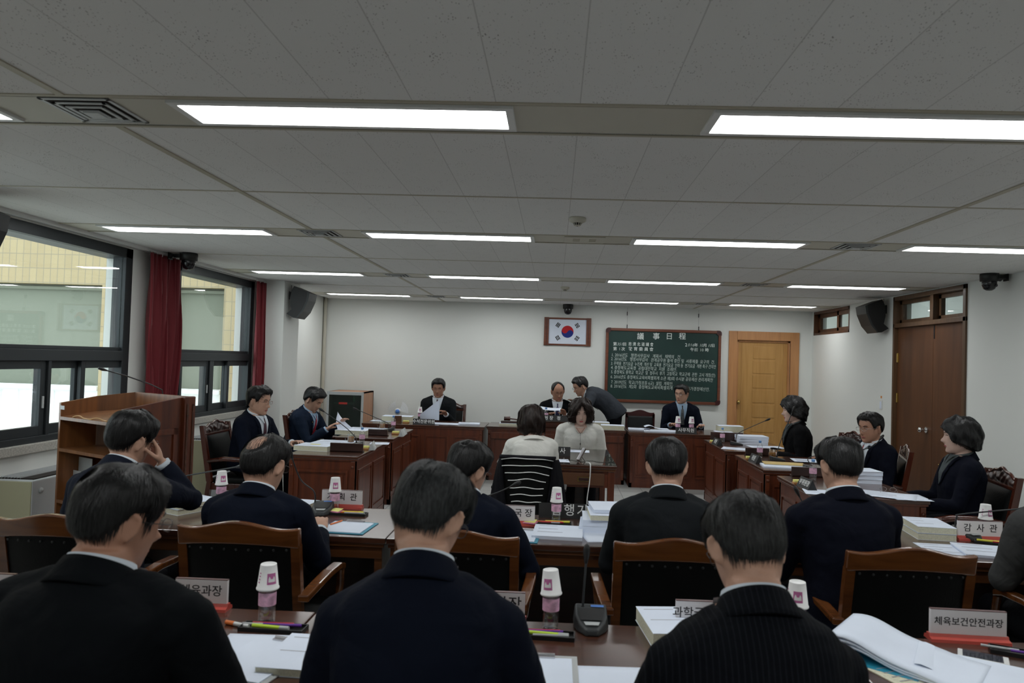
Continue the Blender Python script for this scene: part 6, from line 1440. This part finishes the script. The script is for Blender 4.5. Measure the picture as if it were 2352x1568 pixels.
q = atZ(1880, 1205, T); mic(q, R(4), [(q.x-.02, q.y+.03, T+.05), (q.x-.04, q.y+.02, T+.10), tuple(atY(1845, 1155, q.y)), tuple(atY(1829, 1125, q.y))], 'small microphone head left of the midnight suited man, second row', 1.0, 'near')
pen_tray(atZ(800, 1182, T), R(-4), 'black tray left of the grey-haired man, second row', [('purple', -.03, .01, .13, 1), ('hi_yellow', .02, .012, .13, 1), ('light_grey', .04, -.008, .12, 1), ('orange', .0, -.002, .12, 1)])
pen_tray(atZ(1268, 1204, T), R(-3), 'black tray in the middle of the second row', [('orange', -.02, .004, .15, 1), ('hi_yellow', .03, .014, .14, 1), ('red_pen', .0, -.008, .13, 1), ('light_grey', .02, -.018, .05, 1)])
pen_tray(atZ(2285, 1250, T), R(-24), 'black tray at the right end of the second row', [('hi_yellow', -.03, .006, .11, 1), ('red_pen', .04, -.002, .10, 1)], .2)
def notes(p, label, rz=0):
    t = thing('sticky_notes', label, 'note pad', (p[0], p[1], T+.014), rz, 'sticky note pads'); MB().box(-.035, .035, -.028, .028, 0, .006).obj('pink_pad', M['note_pink'], t); MB().add([(-.03, -.026, .0065), (.034, -.02, .0065), (.03, .03, .016), (-.034, .026, .014)], [(0, 1, 2, 3)]).obj('yellow_pad', M['note_yellow'], t)
notes(atZ(1218, 1206, T), 'pink and yellow sticky notes in the middle of the second row', R(-20)); notes(atZ(772, 1180, T), 'pink and blue sticky notes left of the grey-haired man', R(-25))
clipboard(atZ(800, 1212, T), R(-4), 'clipboard with white paper on the second row, left of the grey-haired man', .25, .27, 'teal')
k = thing('pencil', 'orange pencil lying on the clipboard, second row', 'pencil', (*atZ(772, 1205, T).xy, T+.013), R(70)); MB().cyl((-.05, 0, 0), (.05, 0, 0), .0042, n=8).obj('shaft', M['orange'], k); MB().cyl((.05, 0, 0), (.062, 0, 0), .0042, .0006, n=8).obj('tip', M['door_light'], k)
paper_stack('paper_stack', 'neat stack of white paper in the middle of the second row', atZ(1281, 1226, T), .265, .27, .018, R(-3), cat='papers', text=3, group='paper stacks of the second row')
clipboard(atZ(1205, 1232, T), R(-4), 'clipboard partly hidden by the writing man, second row', .16, .27, 'teal')
q = atZ(1385, 1215, T)
for i, (dx, dy, w_, h, z0, lab) in enumerate(((-.01, 0, .235, .030, 0, 'bottom book of the pile beside the charcoal suit'), (0.0, .01, .225, .032, .0325, 'second book of the pile beside the charcoal suit'), (.02, .0, .20, .028, .067, 'third book of the pile beside the charcoal suit'), (.03, .06, .19, .016, .0975, 'thin booklet on top of the pile beside the charcoal suit'))):
    paper_stack('book', 'white '+lab, (q.x+dx, q.y+.03+dy), w_, .25, h, R(-4+3*i), mats=('paper', 'paper_cream' if i in (0, 2) else 'paper'), cover='paper', cat='book', text=0, group='book piles', z=T+z0, spine=i in (0, 1))
sheet('white sheet with a dark fold right of the paper stack, second row', atZ(1372, 1232, T), .16, .24, R(10), text=0, z=T+.001)
q = atZ(437, 1172, T)
for i, (h, lab) in enumerate(((.030, 'lower book of the pile beside the leaning man, with yellow note'), (.022, 'upper book of the pile beside the leaning man'))):
    paper_stack('book', 'cream edged '+lab, (q.x-.02+.01*i, q.y+.02), .19, .27, h, R(-28), mats=('paper', 'paper_cream'), cover='paper', cat='book', group='book piles', z=T+.033*i)
notes((q.x+.06, q.y+.10), 'yellow sticky note on the book pile beside the leaning man', R(-28))
paper_stack('book', 'book with pink page marker behind the balding man shoulder', atZ(678, 1166, T), .19, .24, .028, R(-8), mats=('paper', 'paper_cream'), cover='paper', cat='book', group='book piles')
q = atZ(2130, 1228, T)
for i in range(2): paper_stack('book', ['lower thick book right of the midnight suited man, second row', 'upper thick book with printed cover right of the midnight suited man'][i], (q.x, q.y), .20, .27, .034, R(-6), mats=('paper', 'paper_cream'), cover='paper', cat='book', text=3*i, group='book piles', z=T+.037*i)
paper_stack('paper_stack', 'curling stack of white papers at the right end of the second row', atZ(2262, 1268, T), .25, .26, .012, R(-12), cat='papers', text=3, group='paper stacks of the second row')
sheet('white sheet beyond the wooden chair, right end of the second row', atZ(2170, 1262, T), .22, .26, R(-4), text=4)
t = thing('shelf_box', 'pale grey box on the shelf under the second row desk', 'box', (*atZ(1230, 1300, .55).xy, .58), 0)
t.location = (-.06, 4.12, T-.12); MB().box(-.07, .07, -.05, .12, 0, .05, c=.003).obj('carton', M['light_grey'], t)
# --- window-side desks
for (pb, pm, pp, pn), nm in ((((831, 1021), (806, 1016), (1299, 0), (866, 1030)), 'near'), (((903, 987), (878, 984), (0, 0), (920, 996)), 'far')):
    bottle(atZ(*pb, T), f'blue capped water bottle on the {nm} window-side desk', s=1.02, group='water bottles with blue caps'); mug(atZ(*pm, T), f'glass mug of tea on the {nm} window-side desk', R(180), 1.0)
note_box(atZ(838, 1032, T), 'yellow note block on the near window-side desk'); note_box(atZ(909, 997, T), 'yellow note block on the far window-side desk')
prism_plate(atZ(856, 1031, T), 'small grey folding name plate on the near window-side desk', '위원', .20, .075, R(90+8), m='grey_plate' if 'grey_plate' in M else 'light_grey', group='small name plates', depth=.06)
prism_plate(atZ(925, 999, T), 'small grey folding name plate on the far window-side desk', '위원', .36, .075, R(90+4), m='light_grey', group='small name plates', depth=.06)
for n_, bs, hd_, md in (('near', (818, 1024), (737, 940), (790, 978)), ('far', (893, 989), (815, 938), (870, 962))):
    q = atZ(*bs, T); e = atY(*hd_, q.y-.02); mic(q, R(-90), [(q.x, q.y, T+.045), (q.x-.01, q.y, T+.09), tuple(atY(*md, q.y-.01)), tuple(e)], f'gooseneck microphone reaching left on the {n_} window-side desk')
q = atZ(722, 1032, T)
paper_stack('book', 'thick book with tabs and a yellow marker on the near window-side desk', (q.x+.01, q.y+.02), .34, .26, .045, R(-6), mats=('paper', 'paper_cream'), cover='paper', cat='book', text=2, group='thick council books')
t = thing('page_marker', 'bright yellow marker tab on the book at the near window-side desk', 'marker', (q.x, q.y+.03, T+.047), R(-10)); MB().box(-.05, .05, -.015, .015, 0, .002).obj('tab', M['hi_yellow'], t)
sheet('spread white sheets beside the tea mug, near window-side desk', atZ(770, 1015, T), .42, .30, R(-4), text=8, z=T+.004); sheet('white sheet under the near window-side name plate', atZ(872, 1018, T), .20, .18, R(8), text=4)
paper_stack('book', 'thick tabbed book under the reading man hands, far window-side desk', atZ(812, 996, T), .36, .26, .05, R(-3), mats=('paper', 'paper_cream'), cover='paper', cat='book', text=2, group='thick council books')
sheet('white sheets behind the far window-side mug', atZ(845, 984, T), .46, .22, R(-2), text=6, z=T+.004)
t = thing('paper_sheet', 'upright page held by the man in the blue suit', 'paper', (*atZ(775, 995, T).xy, T+.05), R(20), 'held sheets')
mb = MB().grid(lambda u, v: (.18*(1-v)*(u)**1.5-.02*math.sin(3*v), .10*u, .20*v), 10, 12); o = mb.obj('sheet', M['paper'], t)
# --- head desks
q = atY(973, 967, 10.0); prism_plate((q.x, 10.02), 'black plate of the senior adviser on the left head desk', '수석전문위원', .30, .078, 0, size=.056, depth=.04)
cup_on_bottle(atZ(964, 965, T), 'water bottle under a cup beside the reading man, left head desk', 'upturned white cup beside the reading man, left head desk', 1.0)
q = atZ(930, 960, T); paper_stack('book', 'pile of cream edged books in front of the fan', (q.x, 10.45), .42, .25, .07, R(2), mats=('paper', 'paper_cream'), cover='paper', cat='book', group='thick council books')
sheet('white papers at the left end of the left head desk', (-2.42, 10.35), .34, .22, 0, text=4, z=T+.003); 
t = thing('desk_screen', 'small dark wooden card holder on the left head desk', 'screen', (-2.19, 10.25, T), R(20), 'card holders'); MB().box(-.055, .055, -.006, .006, 0, .09, c=.002).obj('panel', M['door_dark'], t); MB().box(-.055, .055, -.02, .02, 0, .01).obj('foot', M['door_dark'], t)
note_box((-2.05, 10.15), 'yellow note block on the left head desk')
sheet('white papers in front of the reading man, left head desk', (-1.52, 10.22), .46, .30, R(-2), text=6, z=T+.004); paper_stack('paper_stack', 'stack of white papers at the right end of the left head desk', (-1.18, 10.28), .30, .24, .018, R(3), cat='papers', text=4, group='papers on the head desks')
t = thing('paper_sheet', 'white sheet raised in the hand of the reading man', 'paper', (-1.78, 10.42, T+.03), R(4), 'held sheets')
mb = MB().grid(lambda u, v: (.27*u-.12, -.04*v+.03*math.sin(u*3), (.08+.22*u)*v), 12, 12); mb.obj('sheet', M['paper'], t)
t = thing('pencil', 'orange pencil in the right hand of the reading man', 'pencil', (*atY(973, 950, 10.5),), 0); MB().cyl((-.045, 0, -.02), (.04, 0, .025), .005, n=8).obj('shaft', M['orange'], t)
# gavel and books on the middle desk
q = atZ(1166, 972, T)
t = paper_stack('book', 'cream book under the gavel on the middle desk', (q.x+.05, 10.42), .30, .22, .025, 0, mats=('paper', 'paper_cream'), cover='paper', cat='book', group='thick council books')
t = thing('gavel_set', 'brown wooden gavel on its sound block, middle desk', 'gavel', (q.x+.03, 10.42, T+.028), 0); MB().box(-.11, .15, -.07, .07, 0, .028, c=.004).obj('sound_block', M['dark_wood'], t)
MB().cyl((-.07, 0, .062), (.02, 0, .062), .03, n=18).cyl((-.055, 0, .062), (-.05, 0, .062), .034, n=18).cyl((0, 0, .062), (.005, 0, .062), .034, n=18).obj('gavel_head', M['chair_red'], t); MB().cyl((.02, 0, .06), (.19, 0, .045), .010, n=10).obj('gavel_handle', M['chair_red'], t)
prism_plate((-.04, 9.98), 'black chairman plate with wide white lettering on the middle desk', '위 원 장   정', .62, .085, 0, z=T+.105, size=.058, depth=.04, m='black')
bottle((atY(1254, 960, 10.1).x, 10.02), 'blue capped water bottle on the raised block before the chairman', s=1.05, group='water bottles with blue caps', z=T+.105)
t = thing('paper_sheet', 'white sheet held by the chairman', 'paper', (-.04, 10.55, .93), R(-8), 'held sheets'); MB().grid(lambda u, v: (-.15+.30*u, -.06+.12*v, .045-.05*u+.04*u*u+.03*v), 10, 6).obj('sheet', M['paper'], t)
t = thing('paper_roll', 'rolled white paper on the raised block beside the ivory blouse', 'paper', (.24, 10.1, T+.105), 0); MB().lathe([(.03, 0), (.034, .05), (.032, .10), (.028, .10), (.026, .0)], 20).obj('roll', M['paper'], t)
q = atZ(1385, 985, T)
paper_stack('book', 'lower thick cream book right of the middle desk', (.84, 10.30), .32, .22, .055, R(-3), mats=('paper', 'paper_cream'), cover='paper', cat='book', group='thick council books')
paper_stack('book', 'thick cream book behind, beside the bending man', (.66, 10.58), .30, .20, .07, R(2), mats=('paper', 'paper_cream'), cover='paper', cat='book', group='thick council books')
for x, w_, lab in ((1.22, .30, 'open booklet below the empty chair, right head desk'), (1.50, .46, 'wide white papers left of the black plate, right head desk'), (2.40, .24, 'white paper with a coloured pen, right head desk')): paper_stack('paper_stack', lab, (x, 10.18 if w_ > .4 else 10.35), w_, .26, .014, R(-4), cat='papers', text=4, group='papers on the head desks')
t = thing('open_booklet', 'open booklet with lifted pages below the chalkboard', 'booklet', (1.42, 10.42, T+.016), 0); MB().grid(lambda u, v: (-.12+.34*u, -.1+.2*v, .045*math.exp(-((u-.2)/.25)**2)), 16, 6).obj('lifted_pages', M['paper'], t)
paper_stack('book', 'thick cream book at the right end of the right head desk', (2.52, 10.50), .34, .22, .085, 0, mats=('paper', 'paper_cream'), cover='paper', cat='book', group='thick council books')
q = atY(1576, 988, 9.99); prism_plate((q.x, 9.99), 'black plate with four white syllables below the chalkboard', '사무직원', .28, .085, 0, size=.060, depth=.04)
cup_on_bottle((atY(1557, 980, 10.2).x, 10.2), 'left one of two cup covered bottles below the chalkboard', 'left one of two upturned cups below the chalkboard', 1.1); cup_on_bottle((atY(1588, 980, 10.2).x, 10.2), 'right one of two cup covered bottles below the chalkboard', 'right one of two upturned cups below the chalkboard', 1.1)
# --- door-side desks
for (pb), nm in (((1659, 1016), 'far'), ((1745, 1052), 'middle'), ((1867, 1104), 'nearest')): bottle(atZ(*pb, T), f'blue capped water bottle on the {nm} door-side desk', s=1.02, group='water bottles with blue caps')
mug(atZ(1773, 1053, T), 'glass mug of tea on the middle door-side desk', 0); t = mug(atZ(1684, 1012, T), 'patterned glass mug on the far door-side desk', 0, .9)
for pp, nm, tx in (((1642, 1021), 'far', '위원'), ((1729, 1061), 'middle', '위원'), ((1845, 1120), 'nearest', '부위원장')):
    q = atZ(*pp, T); prism_plate((q.x+.025, q.y), f'black folding name plate on the {nm} door-side desk', tx, .22, .078, R(-90+4), size=.055 if len(tx) < 3 else .05, group='small name plates', depth=.075); note_box((q.x+.02, q.y+.17), f'yellow note block on the {nm} door-side desk')
for nm, bs, pts in (('far', (1690, 1021), [(1700, 992), (1765, 963)]), ('middle', (1784, 1057), [(1795, 1008), (1823, 938)])):
    q = atZ(*bs, T); mic(q, R(90), [(q.x, q.y, T+.045), (q.x+.005, q.y, T+.09), tuple(atY(*pts[0], q.y)), tuple(atY(*pts[1], q.y))], f'gooseneck microphone on the {nm} door-side desk')
q = Vector((2.40, 6.86, T)); mic((q.x, q.y), R(90), [(q.x, q.y, T+.045), (q.x+.01, q.y, T+.12), tuple(atY(1990, 1030, q.y)), tuple(atY(2026, 1003, q.y))], 'gooseneck microphone before the man in glasses, middle door-side desk')
q = Vector((2.38, 8.93, T))
for i in range(3): paper_stack('book', f'{["bottom", "middle", "top"][i]} book of the white pile on the far door-side desk', (q.x+.04, q.y+.05), .34, .24, .03, R(-4+3*i), mats=('paper', 'paper'), cover='paper', cat='book', group='book piles', z=T+.033*i, spine=True)
sheet('white sheets at the front edge of the far door-side desk', atZ(1690, 1030, T), .30, .24, R(-20), text=5); sheet('white sheet before the pinned-up woman', atZ(1760, 1027, T), .40, .26, R(4), text=5, z=T+.003)
paper_stack('paper_stack', 'papers with a brown envelope on the middle door-side desk', atZ(1800, 1072, T), .40, .26, .012, R(-8), mats=('paper', 'paper'), cat='papers', text=0)
t = thing('envelope', 'brown paper envelope on the middle door-side desk', 'envelope', (*atZ(1800, 1068, T).xy, T+.014), R(-8)); MB().box(-.19, .19, -.10, .10, 0, .004).obj('flap_side', M['paper_yellow'], t)
sheet('printed white pages near the hand, middle door-side desk', atZ(1855, 1060, T), .30, .26, R(-8), text=9, z=T+.012)
q = atZ(1990, 1112, T)
for i in range(3): paper_stack('book', f'{["bottom", "middle", "top"][i]} white book of the pile behind the midnight suited man', (2.60, 6.24), .26, .22, .03, R(4*i-4), mats=('paper', 'paper'), cover='paper', cat='book', group='book piles', z=T+.033*i)
sheet('long white sheets under the spectacles, nearest door-side desk', atZ(2030, 1137, T), .44, .28, R(-28), text=8, z=T+.006); sheet('white sheet at the front edge of the nearest door-side desk', atZ(1885, 1130, T), .24, .24, R(-12), text=3); sheet('white spiral papers before the short-haired woman', atZ(2085, 1142, T), .26, .28, R(-4), text=6, z=T+.003)
q = atZ(2040, 1130, T); t = thing('folded_spectacles', 'folded spectacles lying on the papers, nearest door-side desk', 'glasses', (q.x, q.y, T+.022), R(-20)); mb = MB()
for sx in (-1, 1): mb.tube([(sx*.033+.022*math.cos(a), 0, .016*math.sin(a)) for a in np.linspace(0, 2*math.pi, 20)], .0012, 5, cap=False); mb.tube([(sx*.058, 0, .004), (sx*.06, -.10, -.012)], .0012, 5)
mb.obj('frame', M['gl_silver'], t)
# --- stenographer table
q = atZ(1290, 1046, T); prism_plate((q.x-.065, q.y+.02), 'black plate of the stenographer beside the ivory blouse', '속 기 사', .30, .085, 0, size=.062, depth=.04)
sheet('white pages before the woman facing the camera', (.24, 7.62), .30, .20, R(-2), text=7, z=T+.002); sheet('small white sheet at the near edge of the glass table', atZ(1290, 1058, T), .14, .20, R(4), text=0, z=T+.002)
q = atZ(1335, 1060, T); t = thing('voice_recorder', 'silver stenograph recorder on a small tripod, glass table', 'recorder', (q.x, q.y+.02, T), R(-30)); MB().box(-.015, .015, -.08, .08, -.012, .012, mx=Matrix.Translation((0, 0, .065)) @ Matrix.Rotation(R(38), 4, 'X'), c=.004).obj('device', M['silver'], t); mb = MB()
for a in (0, 2.1, 4.2): mb.tube([(0, 0, .05), (.04*math.cos(a), .04*math.sin(a), .004)], .003, 6)
mb.obj('tripod', M['black'], t)
t = thing('white_cable', 'white cable hanging from the recorder over the table edge', 'cable', (0, 0, 0)); q = atZ(1345, 1060, T)
pts = [(q.x, 6.75, T+.008), (q.x+.03, 6.68, T+.010), (q.x+.035, 6.62, T-.02), (q.x+.03, 6.60, .60), (q.x+.01, 6.58, .42), (q.x+.02, 6.56, .25), (q.x-.03, 6.5, .06), (q.x-.08, 6.45, .01)]
V_ = [Vector(p) for p in pts]; sp = []
for i in range(len(V_)-1):
    p0, p1, p2, p3 = V_[max(0, i-1)], V_[i], V_[i+1], V_[min(len(V_)-1, i+2)]
    for k in range(8): u = k/8; sp.append(.5*((2*p1)+(-p0+p2)*u+(2*p0-5*p1+4*p2-p3)*u*u+(-p0+3*p1-3*p2+p3)*u**3))
MB().tube(sp, .005, 8).obj('cord', M['white_metal'], t)
t = thing('black_cable', 'black earphone cable on the glass table', 'cable', (0, 0, 0)); MB().tube([(q.x-.18+.05*k, 6.86+.05*math.sin(k*1.7), T+.003) for k in range(9)], .002, 6).obj('cord', M['black'], t)
# lectern microphone
q = atY(375, 912, 5.25); pts = [tuple(q), tuple(atY(372, 895, 5.22)), tuple(atY(345, 882, 5.15)), tuple(atY(290, 863, 5.0)), tuple(atY(236, 848, 4.85))]
t = thing('lectern_microphone', 'long thin gooseneck microphone on the lectern', 'microphone', (0, 0, 0), group='gooseneck microphones'); MB().tube(pts, .0045, 8).obj('gooseneck', M['grey_plastic'], t); e, f = Vector(pts[-1]), (Vector(pts[-1])-Vector(pts[-2])).normalized(); MB().tube([e-f*.03, e, e+f*.03], [.005, .011, .008], 12).obj('foam_head', M['black'], t)
